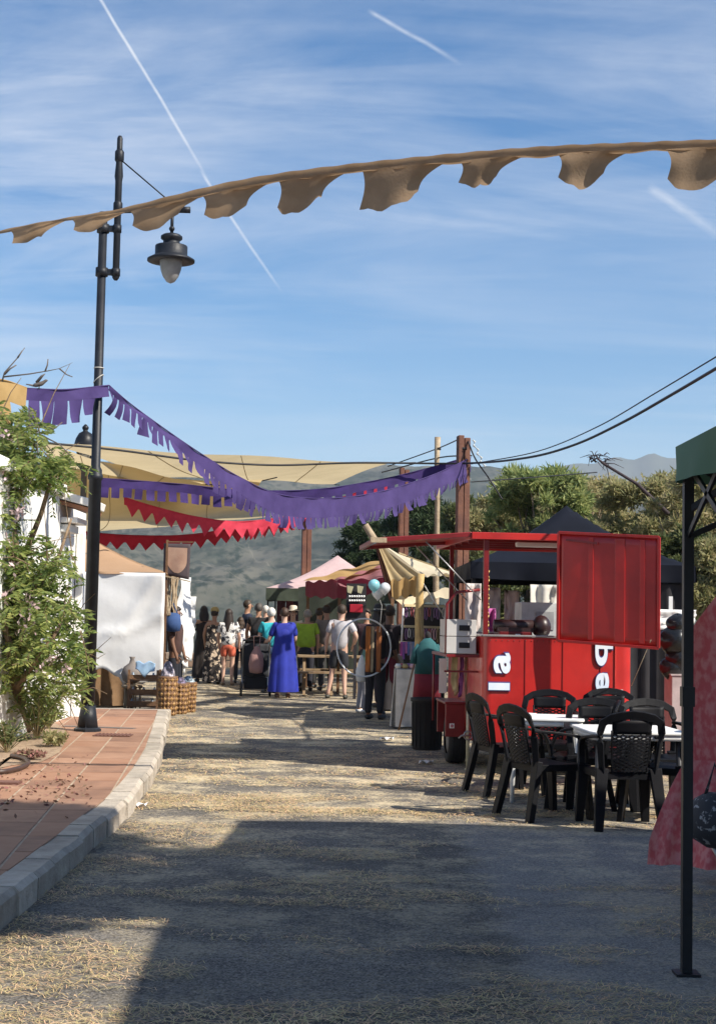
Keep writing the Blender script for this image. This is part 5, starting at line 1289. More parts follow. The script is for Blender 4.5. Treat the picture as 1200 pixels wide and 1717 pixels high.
# ------------------------------------------------------------------ railing at the far edge
rl = thing('railing', 'dark metal railing along the far edge of the street', 'railing', (-3, 41.5, 0))
m = MB(); m.box((0, 0, 1.05), (9, .05, .05)); m.box((0, 0, .25), (9, .04, .04)); m.build('rail', M_black, rl)
for k in range(60):
    m = MB(); m.box((-4.5 + k * .1525, 0, .64), (.018, .018, .8)); m.build('baluster', M_black, rl)
for k in range(5):
    m = MB(); m.box((-4.5 + k * 2.25, 0, .55), (.06, .06, 1.1)); m.build('post', M_black, rl)
lw = thing('low_wall', 'low rough brown stone wall below the railing at the street end', 'wall', (-3, 41.2, 0))
rn = random.Random(9)
for r_ in range(2):
    x = -4.5
    while x < 4.4:
        w = rn.uniform(.28, .5); m = MB(); m.box((x + w / 2, 0, .12 + r_ * .2), (w - .02, .3 + rn.uniform(-.03, .03), .185)); m.build('stone', rn.choice([mat('stone_a', (.30, .20, .14), .95, bump=.4), mat('stone_b', (.36, .27, .2), .95, bump=.4)]), lw, bevel=.015); x += w
# toy balloons
for k, (px, py, r, mm_, lab) in enumerate([(627, 981, .085, mat('balloon_blue', (.35, .72, .78), .25, trans=.3), 'pale turquoise balloon, upper left of the three balloons'), (645, 986, .08, mat('balloon_white', (.82, .84, .86), .25, trans=.3), 'white balloon at the right of the three'), (633, 994, .085, MATS['balloon_white'], 'lowest white balloon of the three')]):
    c = P(px, py, 21.0 + .1 * k); m = MB(); m.lathe([(.001, -r * 1.35), (r * .12, -r * 1.28), (r * .10, -r * 1.18), (r * .5, -r * .88), (r * .85, -r * .45), (r, 0), (r * .87, r * .5), (r * .5, r * .86), (.001, r)], c, 18); tag(m.build('balloon', mm_, pivot=True), lab, 'balloon', 'three balloons')
m = MB(); m.tube([P(634, 1000, 21.1), P(640, 1015, 21.2), P(636, 1060, 21.3)], .004, 4); tag(m.build('balloon_string', M_white, pivot=True), 'thin string hanging from the three balloons', 'string')
# hula hoop
hc_ = P(610, 1086, 22.3); m = MB(); rr = .43
m.tube([hc_ + Vector((rr * .93 * math.cos(a) + .0, .30 * rr * math.cos(a), rr * math.sin(a) * 1.0)) for a in [2 * math.pi * q / 48 for q in range(49)]], .013, 7)
tag(m.build('hoop', mat('hoop_white', (.72, .76, .80), .35), pivot=True), 'big white hoop held between the grey shirt man and the dark dressed woman', 'hoop')
# ------------------------------------------------------------------ people
def skin(verts, edges, rads, root=0, sub=1):
    me = bpy.data.meshes.new('sk'); me.from_pydata([tuple(v) for v in verts], edges, []); me.update()
    o = bpy.data.objects.new('sk', me); COL.objects.link(o)
    md = o.modifiers.new('s', 'SKIN'); md.use_smooth_shade = True
    if not me.skin_vertices: pass
    for i, r in enumerate(rads):
        d = me.skin_vertices[0].data[i]; d.radius = r if isinstance(r, tuple) else (r, r); d.use_root = (i == root)
    s = o.modifiers.new('u', 'SUBSURF'); s.levels = sub; s.render_levels = sub
    dg = bpy.context.evaluated_depsgraph_get(); dg.update()
    res = bpy.data.meshes.new_from_object(o.evaluated_get(dg))
    bpy.data.objects.remove(o); bpy.data.meshes.remove(me)
    return res
def add_mesh(mb, me, mi=0):
    mb.add([v.co[:] for v in me.vertices], [tuple(p.vertices) for p in me.polygons], mi, True)
SKN = {'fair': (.55, .34, .25), 'tan': (.40, .22, .14), 'brown': (.20, .10, .06)}
def person(label, px, Y, H=1.7, face=0, skin_tone='tan', top=None, top_len=.07, sleeves=.5, bottom=None, leg_frac=1.0, dress=None, dress_hem=.12, dress_w=1.0,
           hair=(.03, .02, .015), hair_len=0, hat=None, arms=None, legs=None, lean=0, lean_side=0, shoes=(.03, .03, .03), fat=1.0, group='people in the market crowd', head_turn=0, sit=False, dz=0, pat=None):
    base = PX(px, Y, dz) if dz else PX(px, Y, 0)
    root = thing('person', label, 'person', base, R_(face), group)
    S = H / 1.75
    sk = mat('skin_' + skin_tone, SKN[skin_tone], .55, col2=tuple(x * .9 for x in SKN[skin_tone]))
    def bend(p):   # lean the torso forward / sideways about the hips
        p = Vector(p)
        if p.z > .93 or True:
            t = max(0, p.z - .93); p = Vector((p.x + t * math.tan(R_(lean_side)), p.y + t * math.sin(R_(lean)), .93 + t * math.cos(R_(lean)) if p.z > .93 else p.z))
        return p
    arms = arms or [((-.25, .02, 1.14), (-.24, .10, .90)), ((.25, .02, 1.14), (.24, .10, .90))]
    legs = legs or [((-.10, .03, .50), (-.10, -.02, .08)), ((.10, .03, .50), (.10, -.02, .08))]
    V = {}
    V['pel'] = Vector((0, 0, .95)); V['waist'] = bend((0, .01, 1.10)); V['chest'] = bend((0, .0, 1.30)); V['neck'] = bend((0, -.01, 1.46)); V['head0'] = bend((0, .01, 1.54)); V['head1'] = bend((0, .015, 1.63)); V['head2'] = bend((0, .0, 1.70))
    names = list(V); vs = [V[n_] for n_ in names]
    rd = [(.15 * fat, .11 * fat), (.13 * fat, .10 * fat), (.15 * fat, .105 * fat), (.055, .055), (.062, .07), (.074, .09), (.055, .065)]
    ed = [(0, 1), (1, 2), (2, 3), (3, 4), (4, 5), (5, 6)]
    sh = []
    for s, (el, wr) in zip((-1, 1), arms):
        i = len(vs); shp = bend((s * .175, 0, 1.40)); elp = bend(el); wrp = bend(wr) if wr[2] > .93 else Vector(wr)
        hd = wrp + (wrp - elp).normalized() * .08
        vs += [shp, elp, wrp, hd]; rd += [.058, .042, .028, (.036, .020)]; ed += [(2, i), (i, i + 1), (i + 1, i + 2), (i + 2, i + 3)]; sh.append((shp, elp, wrp, hd))
    lg = []
    for s, (kn, an) in zip((-1, 1), legs):
        i = len(vs); hp = Vector((s * .085, 0, .90)); kn = Vector(kn); an = Vector(an); toe = an + Vector((s * .02, .15, -.045)); heel = an + Vector((0, -.03, -.03))
        vs += [hp, kn, an, toe]; rd += [.085 * fat, .056, .036, (.030, .022)]; ed += [(0, i), (i, i + 1), (i + 1, i + 2), (i + 2, i + 3)]; lg.append((hp, kn, an, toe))
    m = MB(); add_mesh(m, skin(vs, ed, rd))
    # face: nose, ears; fingers
    hc = V['head1']; ht = Matrix.Rotation(R_(head_turn), 3, 'Z')
    def hp_(x, y, z): return hc + ht @ Vector((x, y, z))
    m.tube([hp_(0, .075, .02), hp_(0, .105, -.02), hp_(0, .08, -.035)], [.008, .014, .010], 6)
    for s in (-1, 1): m.sphere(hp_(s * .078, .0, -.01), (.012, .022, .032), 6, 5)
    for (shp, elp, wrp, hd) in sh:
        d = (hd - wrp).normalized(); sd_ = d.cross(Vector((0, 1, .2))).normalized()
        up_ = sd_.cross(d)
        for k, l_ in enumerate((.055, .068, .062, .048)):
            b0_ = hd - d * .01 + up_ * (-.027 + .018 * k); m.tube([b0_, b0_ + d * l_ * .55, b0_ + d * l_ + sd_ * .015], [.009, .0085, .006], 5)
        b0_ = wrp + d * .03 + up_ * .03; m.tube([b0_, b0_ + d * .03 + up_ * .03, b0_ + d * .06 + up_ * .035], [.011, .010, .007], 5)
    def fin(mb, name, mm, parent=root):
        mb.v = [(x * S, y * S, z * S) for x, y, z in mb.v]; return mb.build(name, mm, parent)
    body = fin(m, 'body', sk)
    m = MB()
    for s in (-1, 1): m.sphere(hp_(s * .030, .081, .012), (.011, .006, .007), 6, 4)
    m.box(hp_(0, .084, -.058), (.04, .008, .008)); fin(m, 'eyes_and_mouth', mat('face_dark', (.06, .03, .03), .5), body)
    # hair
    m = MB(); hm = mat('hair_%d' % int(hair[0] * 1000 + hair[2] * 77), hair, .6, bump=.3, bscale=60)
    def cap(u, v):
        a = 6.2832 * u; t = v * float(np.interp(math.sin(a), [-1, -.2, .3, 1], [2.35, 2.15, 1.55, .95]))
        rr_ = 1.0 + .05 * math.sin(a * 7 + v * 5)
        return hp_(.088 * math.cos(a) * math.sin(t) * rr_, -.012 + .103 * math.sin(a) * math.sin(t) * rr_, .028 + .105 * math.cos(t))
    m.grid(cap, 20, 8)
    if hair_len:
        def lh(u, v):
            a = math.pi * (1.0 + u); w = .085 + .03 * math.sin(v * 3)
            return hp_(w * math.cos(a) * (1 + .05 * math.sin(u * 20)), -.02 + .09 * math.sin(a) - .03 * v, .02 - hair_len * v)
        m.grid(lh, 14, 8)
    fin(m, 'hair', hm)
    def cloth(name, vv, ee, rr, mm): 
        q = MB(); add_mesh(q, skin(vv, ee, rr)); return fin(q, name, mm)
    if top:
        g = .022
        vv = [Vector((0, 0, .93 - top_len)), V['waist'], V['chest'], V['chest'].lerp(V['neck'], .62)]; rr = [(.185 * fat, .145 * fat), (.165 * fat, .135 * fat), (.190 * fat, .148 * fat), (.10, .095)]
        ee = [(0, 1), (1, 2), (2, 3)]
        if sleeves:
            for (shp, elp, wrp, hd) in sh:
                i = len(vv); 
                if sleeves <= 1: e = shp.lerp(elp, sleeves); vv += [shp, e]; rr += [.088, .072]; ee += [(2, i), (i, i + 1)]
                else: vv += [shp, elp, elp.lerp(wrp, sleeves - 1)]; rr += [.088, .066, .05]; ee += [(2, i), (i, i + 1), (i + 1, i + 2)]
        cloth('shirt', vv, ee, rr, top if isinstance(top, bpy.types.Material) else mat('top_%s' % str(top), top, .9, bump=.2, bscale=18))
    if bottom:
        vv = [Vector((0, 0, 1.0)), Vector((0, 0, .93))]; rr = [(.16 * fat, .12 * fat), (.17 * fat, .13 * fat)]; ee = [(0, 1)]
        for hp0, kn, an, toe in lg:
            i = len(vv)
            if leg_frac <= .5: e = hp0.lerp(kn, leg_frac * 2); vv += [hp0, e]; rr += [.105 * fat, .092]; ee += [(1, i), (i, i + 1)]
            else: vv += [hp0, kn, kn.lerp(an, (leg_frac - .5) * 2)]; rr += [.102 * fat, .072, .058]; ee += [(1, i), (i, i + 1), (i + 1, i + 2)]
        cloth('trousers' if leg_frac > .5 else 'shorts', vv, ee, rr, bottom if isinstance(bottom, bpy.types.Material) else mat('bot_%s' % str(bottom), bottom, .9, bump=.2, bscale=18))
    if dress:
        q = MB(); 
        def df(u, v):
            a = 6.2832 * u; z = 1.43 - (1.43 - dress_hem) * v
            w = float(np.interp(z, [dress_hem, .6, .95, 1.12, 1.3, 1.40, 1.43], [.27 * dress_w, .235 * dress_w, .20 * dress_w, .175 * dress_w, .185, .15, .07]))
            dpt = float(np.interp(z, [dress_hem, .6, .95, 1.12, 1.3, 1.43], [.20 * dress_w, .18 * dress_w, .155, .13, .125, .06]))
            f = 1 + .07 * math.sin(a * 7 + 1) * min(1, v * 1.2) + .03 * math.sin(a * 15) * v
            p = bend((w * math.cos(a) * f, dpt * math.sin(a) * f, z)); return p
        q.grid(df, 44, 24); fin(q, 'dress', dress if isinstance(dress, bpy.types.Material) else mat('dress_%s' % str(dress), dress, .8, trans=.1))
    if shoes:
        q = MB()
        for hp0, kn, an, toe in lg:
            c_ = (an + toe) / 2; q.sphere((c_.x, c_.y - .01, max(.035, c_.z - .015)), (.05, .14, .045), 10, 6)
        fin(q, 'shoes', mat('shoe_%s' % str(shoes), shoes, .6))
    if hat:
        q = MB(); kind, hcol = hat; z0 = hp_(0, 0, .06)
        if kind == 'brim': q.lathe([(.15, -.01), (.155, .0), (.10, .01), (.095, .02), (.09, .09), (.06, .115), (.001, .12)], z0, 18)
        else: q.lathe([(.10, 0), (.10, .03), (.085, .08), (.04, .11), (.001, .115)], z0, 16)
        fin(q, 'hat', mat('hat_%s' % str(hcol), hcol, .8))
        if kind == 'brim': q = MB(); q.lathe([(.097, .012), (.094, .035)], z0, 18); fin(q, 'hat_band', mat('band', (.6, .58, .5), .7))
    root['S'] = S
    return root, V, sh, lg, S
def patmat(name, a, b, sc_=9, thr=.5):
    if name in MATS: return MATS[name]
    return mat(name, a, .9, col2=b, nscale=sc_, lo=thr - .02, hi=thr + .03, ndetail=2)
PP = lambda px, y: 4000.0 / (y - (1027 + (px - 600) * .0192))
# face angle: 0 looks away from the viewer
DIST = 31.0
person('woman in a long dark dress with long arms bare, leftmost of the crowd', 339, 33.2, 1.68, 20, 'tan', dress=(.03, .022, .02), dress_hem=.1, dress_w=.9, hair=(.02, .012, .01), hair_len=.25, arms=[((-.30, .1, 1.16), (-.36, .22, .96)), ((.25, .05, 1.14), (.2, .2, 1.0))])
person('woman in long black patterned dress with pale flowers, hair up with yellow band', 357, 32.6, 1.62, -10, 'tan', dress=patmat('flower_dress', (.025, .02, .02), (.6, .48, .36), 11, .56), dress_hem=.05, dress_w=.95, hair=(.03, .02, .015), hat=('cap', (.5, .38, .15)))
person('woman with long dark hair, patterned white top and coral shorts', 381, 32.0, 1.62, -8, 'fair', top=patmat('bw_top', (.75, .74, .72), (.05, .05, .06), 14, .52), sleeves=.8, bottom=(.62, .13, .07), leg_frac=.34, hair=(.025, .015, .012), hair_len=.42, fat=1.12, shoes=(.3, .2, .12))
person('girl in white patterned blouse and dark leggings beside the coral shorts woman', 401, 33.0, 1.45, 15, 'fair', top=patmat('blouse', (.72, .72, .75), (.12, .13, .2), 12, .54), sleeves=.7, bottom=(.03, .035, .05), hair=(.06, .035, .02), hair_len=.2)
person('tall man in navy shirt and sunglasses looking right', 412, 34.5, 1.84, -75, 'tan', top=(.02, .028, .06), bottom=(.04, .04, .05), hair=(.04, .025, .015))
person('man in black T-shirt seen from behind left of the turquoise top', 431, 32.5, 1.76, 5, 'tan', top=(.015, .015, .018), bottom=(.025, .025, .03), hair=(.08, .07, .065), fat=1.12)
person('short person with white hair between the black and turquoise shirts', 443, 35.5, 1.72, 10, 'fair', top=(.6, .6, .6), bottom=(.1, .1, .12), hair=(.6, .58, .55))
person('white-haired person in bright turquoise top bending over the pushchair', 452, 29.3, 1.66, 20, 'fair', top=(.03, .42, .50), top_len=.03, sleeves=.7, bottom=(.02, .05, .12), hair=(.72, .70, .66), fat=1.15)
pb_, Vb, shb, lgb, Sb = person('woman in long royal blue sleeveless dress with short brown hair', 474, 27.8, 1.66, 12, 'fair', top=mat('royal_blue', (.018, .034, .36), .8, col2=(.012, .022, .26), nscale=4, trans=.1), sleeves=.75, dress=mat('royal_blue', (.018, .034, .36), .8, col2=(.012, .022, .26), nscale=4, trans=.1), dress_hem=.12, dress_w=1.1, hair=(.05, .022, .012), fat=1.05, shoes=(.25, .14, .09),
       arms=[((-.30, .03, 1.10), (-.32, .26, 1.08)), ((.24, .06, 1.12), (.10, .24, 1.10))])
person('person with pale sun hat facing the viewer behind the blue dress', 489, 33.0, 1.68, 178, 'fair', top=(.5, .5, .48), bottom=(.1, .1, .1), hat=('brim', (.62, .55, .45)))
person('heavy man in lime green T-shirt leaning over the picnic table', 511, 30.2, 1.66, -6, 'tan', top=(.30, .46, .03), top_len=.08, sleeves=.8, bottom=(.02, .02, .03), lean=14, hair=(.3, .27, .23), fat=1.35)
person('dark haired person in brown shirt in the stall shade, left', 533, 31.5, 1.68, -20, 'tan', top=(.10, .07, .05), bottom=(.03, .03, .03))
person('man in grey-brown shirt in the stall shade beside the lime shirt', 545, 30.6, 1.74, 15, 'tan', top=(.20, .17, .15), bottom=(.05, .05, .05), hair=(.02, .015, .012), fat=1.1)
person('man in pale grey T-shirt and black shorts with one hand on his hip', 567, 27.8, 1.74, -6, 'fair', top=(.46, .44, .46), sleeves=.75, bottom=mat('shorts_black', (.02, .022, .028), .9), leg_frac=.46, hair=(.04, .03, .025), lean_side=3, shoes=(.05, .05, .04), fat=1.05,
       arms=[((-.24, -.02, 1.14), (-.26, .08, .92)), ((.32, -.08, 1.16), (.24, .10, .98))], legs=[((-.13, .06, .50), (-.20, .0, .08)), ((.10, .02, .50), (.12, -.06, .08))])
person('child in pale trousers and mint shirt stooping in front of the dark dressed woman', 606, 24.0, 1.35, -60, 'tan', top=(.10, .22, .17), bottom=(.35, .34, .36), lean=30, hair=(.02, .015, .01), shoes=(.7, .7, .7))
person('woman in black with white-banded hat and orange striped scarf', 627, 22.6, 1.70, -25, 'brown', top=(.022, .016, .022), top_len=.12, sleeves=1.3, bottom=(.015, .015, .02), hair=(.015, .01, .01), hair_len=.2, hat=('brim', (.03, .03, .03)), lean=10, fat=1.05,
       arms=[((-.26, .08, 1.14), (-.20, .26, 1.0)), ((.27, .05, 1.14), (.28, .2, .94))])
person('person in dark shirt and maroon shorts at the jewellery stall', 650, 23.4, 1.72, -15, 'brown', top=(.03, .022, .03), bottom=(.17, .02, .04), leg_frac=.5, hair=(.02, .015, .012))
person('shopper in dark blouse in the shade behind the striped scarf', 640, 25.5, 1.62, 30, 'tan', top=(.05, .03, .06), bottom=(.05, .04, .05), hair_len=.2)
person('stall keeper in deep shade under the burgundy roof', 612, 30.0, 1.68, 170, 'tan', top=(.06, .03, .04), bottom=(.03, .03, .03))
person('stall helper with blue shirt standing behind the baskets at the white tent', 291, 24.4, 1.64, -100, 'brown', top=(.07, .035, .03), sleeves=.7, bottom=(.012, .014, .022), hair=(.02, .015, .012), group='people in the market crowd')
q = P(290, 1045, 24.1); m = MB(); m.lathe([(.03, -.14), (.12, -.12), (.135, 0), (.11, .14), (.04, .17)], q, 14, sxy=(1, .6)); m.tube([q + Vector((-.08, 0, .13)), q + Vector((0, 0, .32)), q + Vector((.08, 0, .13))], .012, 6); tag(m.build('shoulder_bag', mat('denim_blue', (.04, .09, .24), .85), pivot=True), 'blue cloth bag hanging beside the stall helper', 'bag')
# orange striped scarf on the woman in black
q = PX(622, 22.35, 0)
for k, (dx_, cc) in enumerate([(-.06, (.42, .14, .03)), (-.01, (.35, .28, .18)), (.10, (.30, .10, .03))]):
    z1 = P(618, 1050, 22.35).z; m = drape('scarf_stripe', None, (q.x + dx_ - .035, q.y, 0), (q.x + dx_ + .035, q.y - .02, 0), z1, lambda u: .72, mat('stripe%d' % k, cc, .9), 5, 14, .01, seed=k); tag(m, ['dark orange stripe of the long scarf', 'pale brown stripe of the long scarf', 'rust stripe at the right side of the long scarf'][k] + ' worn over the black clothes', 'scarf')
m = MB(); q = P(606, 1120, 23.2); m.lathe([(.03, -.22), (.08, -.2), (.09, -.05), (.05, .1), (.015, .2)], q, 10, sxy=(1, .5)); tag(m.build('carrier_bag', M_white, pivot=True), 'white carrier bag held low in front of the dark dressed woman', 'bag')
# pushchair
pcx = PX(428, 28.4, 0); pu = thing('pushchair', 'black pushchair with a pink bag slung behind its seat', 'pushchair', pcx, R_(4))
M_pf = mat('pushchair_fabric', (.02, .022, .028), .85)
zz = lambda py: P(425, py, 28.2).z
m = MB(); hood_t = zz(1066); m.grid(lambda u, v: (.24 * math.cos(math.pi * u), -.12 + .34 * math.sin(math.pi * v * .6) * 1 - .0, .80 + (hood_t - .80) * math.sin(math.pi * u) ** .5 * math.cos(v * 1.2)), 20, 10); m.build('hood', mat('hood_grey', (.10, .10, .12), .7), pu, solid=.006)
m = MB(); m.grid(lambda u, v: ((u - .5) * .46, -.16 - .05 * v + .02 * math.sin(u * 9), .98 - .62 * v), 10, 10); m.build('seat_back', M_pf, pu, solid=.02)
m = MB(); m.box((0, .05, .42), (.46, .42, .05)); m.box((0, .0, .24), (.44, .46, .22)); m.build('basket_box', M_pf, pu, bevel=.02)
for s in (-1, 1):
    m = MB(); m.tube([(s * .25, -.34, 1.04), (s * .25, -.26, .98), (s * .25, .0, .55), (s * .25, .32, .14)], .013, 6); m.tube([(s * .25, .0, .55), (s * .25, -.30, .12)], .013, 6); m.build('side_frame', M_metal, pu)
m = MB(); m.tube([(-.25, -.34, 1.04), (.25, -.34, 1.04)], .016, 8); m.build('handle', M_rubber, pu)
for s in (-1, 1):
    for yy, r_ in ((-.30, .13), (.32, .09)):
        m = MB(); n = 16; prof = [(r_ * .6, -.022), (r_, -.018), (r_, .018), (r_ * .6, .022)]; vs = [(s * .27 + x, yy + rr_ * math.cos(6.2832 * k / n), r_ + rr_ * math.sin(6.2832 * k / n)) for rr_, x in prof for k in range(n)]
        m.add(vs, [(j * n + k, j * n + (k + 1) % n, (j + 1) * n + (k + 1) % n, (j + 1) * n + k) for j in range(3) for k in range(n)], 0, True); m.add([(s * .27, yy + r_ * .62 * math.cos(6.2832 * k / n), r_ + r_ * .62 * math.sin(6.2832 * k / n)) for k in range(n)], [tuple(range(n))]); m.build('wheel', M_rubber, pu)
q = P(430, 1105, 27.95); bg_ = thing('pink_bag', 'dusty pink drawstring bag slung on the back of the pushchair', 'bag', q)
m = MB(); m.lathe([(.03, -.27), (.12, -.25), (.14, -.1), (.12, .08), (.05, .2), (.03, .24)], (0, 0, 0), 16, sxy=(1, .55), wob=lambda a, z: 1 + .04 * math.sin(a * 5 + z * 8)); m.build('bag_body', mat('dusty_pink', (.42, .24, .22), .9), bg_)
m = MB(); m.tube([(-.05, 0, .2), (-.06, .04, .42), (.06, .04, .42), (.05, 0, .2)], .008, 5); m.build('strap', MATS['dusty_pink'], bg_)
# ------------------------------------------------------------------ vegetation
def leafmat(name, c1, c2, trans=.35, island=.7):
    return mat(name, c1, .65, col2=c2, nscale=1.3, trans=trans, island=island, spec=.3)
def blob_leaves(cs, rads, n, ln, wd, up=.2, droop=.0, shell=.55):
    """leaves through ellipsoid clumps"""
    cs = np.array([tuple(c) for c in cs]); rads = np.array(rads, dtype=float); 
    if rads.ndim == 1: rads = np.repeat(rads[:, None], 3, 1)
    w = rads.prod(1) ** .8; idx = RNG.choice(len(cs), n, p=w / w.sum())
    d = nrm(RNG.normal(size=(n, 3))); r = (shell + (1 - shell) * RNG.rand(n, 1)) ; r = np.where(RNG.rand(n, 1) < .3, RNG.rand(n, 1) ** .5, r)
    C = cs[idx] + d * r * rads[idx] * (1 + .30 * RNG.normal(size=(n, 1)))
    D = nrm(d * .6 + RNG.normal(size=(n, 3)) * .7 + np.array([0, 0, up - droop]))
    return leaf_quads(C, D, ln * (.6 + .8 * RNG.rand(n)), wd * (.6 + .8 * RNG.rand(n)))
def tree(label, px, Y, ytop, wpx, m_, nleaf=9000, ln=.16, wd=.05, ybot=None, seed=0, trunk_m=None, clumps=60, dens=1.9, base=None, flat=.75, group='trees beyond the stalls', name='tree', sink=0):
    rn = random.Random(seed); p = base or PX(px, Y, 0); p = Vector((p.x, p.y, p.z - sink)); zt = P(px, ytop, Y).z if base is None else ytop; zb = (P(px, ybot, Y).z if ybot else 1.2) if base is None else ybot
    w = wpx * Y / F / 2 if base is None else wpx
    t = thing(name, label, 'tree', p, 0, group); zt -= p.z; zb -= p.z
    hc = (zt + zb) / 2; hr = (zt - zb) / 2; C = []; Rr_ = []
    for k in range(clumps):
        a = rn.uniform(0, 6.283); e = rn.uniform(-1, 1); rr = (1 - e * e) ** .5 * rn.uniform(.35, .9)
        s = rn.uniform(.11, .27)
        if rn.random() < .35: rr *= 1.22; e = max(-1, min(1.25, e * 1.25)); s *= .6
        C.append((w * rr * math.cos(a), w * .8 * rr * math.sin(a), hc + hr * e * .78)); Rr_.append((w * s, w * s, min(hr, w) * s * flat))
    V, Fq = blob_leaves(C, Rr_, int(nleaf * dens), ln * .82, wd * .72, shell=.2)
    m = MB(); trr = max(.05, w * .055)
    m.tube([(0, 0, 0), (rn.uniform(-.1, .1), 0, zb * .6), (rn.uniform(-.2, .2), 0, hc)], [trr * 1.4, trr, trr * .6], 8)
    for c in C[:16]:
        s0 = Vector((0, 0, zb * .7 + (hc - zb) * rn.uniform(0, .8))); c = Vector(c); mid = s0.lerp(c, .5) + Vector((rn.uniform(-.2, .2), rn.uniform(-.2, .2), -.1)); m.tube([s0, mid, c + Vector((0, 0, .1))], [trr * .5, trr * .3, trr * .1], 5)
    m.build('trunk', trunk_m or mat('bark', (.13, .10, .07), .95, col2=(.22, .17, .12), nscale=8, bump=.5), t)
    arrmesh('crown', V, Fq, m_, t)
    return t
Lg = leafmat('leaf_olive', (.29, .29, .12), (.37, .35, .17), .5); Ld = leafmat('leaf_dark', (.030, .055, .020), (.05, .08, .03), .2); Ly = leafmat('leaf_yellow', (.48, .43, .22), (.34, .33, .15), .5); Lb = leafmat('leaf_bright', (.23, .31, .10), (.32, .37, .15), .5); Lm = leafmat('leaf_mid', (.09, .12, .04), (.14, .16, .06))
tree('dark green pine-like tree left of the wooden posts', 605, 50, 862, 100, Ld, 11000, .22, .045, 1010, 1, sink=2)
tree('dark green tree between the bleached post and the middle posts', 700, 46, 828, 150, Ld, 16000, .22, .045, 1010, 2, sink=1)
tree('dark leafy tree behind the tallest post', 770, 42, 836, 130, Lm, 12000, .2, .05, 1000, 3, sink=1)
tree('feathery bright green tree rising above the trailer roof', 895, 33, 778, 190, Lb, 15000, .22, .05, 935, 4)
tree('olive green tree behind the trailer, left half', 835, 36, 825, 190, Lg, 14000, .16, .05, 990, 5)
tree('dry yellowish tree above the black tent peak', 985, 35, 800, 230, Ly, 17000, .16, .04, 980, 6)
tree('olive tree right of the black tent peak', 1085, 31, 797, 210, Lg, 16000, .16, .05, 1000, 7)
tree('loose pale tree standing at the right edge behind the green tent leg', 1175, 29, 775, 170, Ly, 13000, .17, .045, 980, 8)
tree('dark leaved tree low behind the trailer door', 1130, 27, 882, 170, Lm, 15000, .15, .06, 1040, 9)
tree('olive tree filling the gap right of the door leaf', 1215, 25, 900, 160, Lg, 12000, .14, .05, 1060, 10)
tree('shady bushy tree seen through the trailer opening', 870, 31, 905, 190, Lm, 14000, .16, .05, 1075, 11)
tree('tree filling the gap under the black tent roof', 1010, 34, 900, 240, Lm, 14000, .18, .06, 1080, 12)
tree('pale olive tree filling in between the dry tree and the bright feathery tree', 945, 38, 800, 170, Lg, 13000, .17, .05, 960, 21)
tree('yellow green tree far behind the post tops', 850, 44, 818, 200, Ly, 14000, .2, .05, 980, 22, sink=1)
tree('olive tree close behind the tall green tent leg', 1140, 33, 790, 170, Lg, 13000, .16, .05, 960, 23)
# bare twisty branch above the trees
m = MB(); pts = [P(1120, 862, 30), P(1068, 812, 30), P(1040, 795, 30), P(1012, 778, 30), P(1000, 768, 30), P(990, 775, 30)]
m.tube(pts, [.045, .035, .03, .028, .022, .014], 6)
rn = random.Random(4)
for k in range(26):
    a = P(rn.uniform(988, 1018), rn.uniform(762, 780), 30); b_ = a + Vector((rn.gauss(0, .18), rn.gauss(0, .1), rn.gauss(-.02, .12))); m.tube([a, (a + b_) / 2 + Vector((0, 0, .04)), b_], [.014, .01, .004], 4)
tag(m.build('bare_branch', mat('dark_bark', (.05, .035, .04), .9), pivot=True), 'bare dark twisted branch sticking out above the trees', 'branch')
# twiggy grasses / dry twigs through the dry tree
# shrubs far left beyond the house
# ---------------- flowering bush by the white house
bb = G(42, 1228, KH); bu = thing('flowering_bush', 'leafy green flowering bush with arching twigs against the white house wall', 'bush', bb)
M_bark = mat('bush_bark', (.26, .18, .11), .95, col2=(.15, .10, .06), nscale=12, bump=.6)
def Bp(px, py, dy=0.0):
    off = -1.25 if py < 1130 else -1.25 * (1222 - py) / 92.0
    p = P(px, py, bb.y + dy + min(0, off)); return p - bb
m = MB(); trunk = [Bp(40, 1222), Bp(31, 1190, .05), Bp(30, 1150, .0), Bp(22, 1100, .1), Bp(20, 1040, .1), Bp(30, 960, .0)]
m.tube(trunk, [.10, .085, .07, .065, .055, .04], 9); 
for tips in ([(30, 1150), (60, 1110), (95, 1060), (120, 1000)], [(22, 1100), (5, 1040), (-30, 980)], [(20, 1040), (60, 990), (100, 930), (120, 870)], [(30, 960), (25, 880), (40, 800), (60, 740)], [(30, 960), (0, 880), (-30, 800)], [(30, 960), (70, 860), (90, 790)]):
    m.tube([Bp(x, y, rn.uniform(-.3, .2)) for x, y in tips], [.045, .03, .02, .012][:len(tips)], 6)
m.build('trunk', M_bark, bu)
rn = random.Random(21)
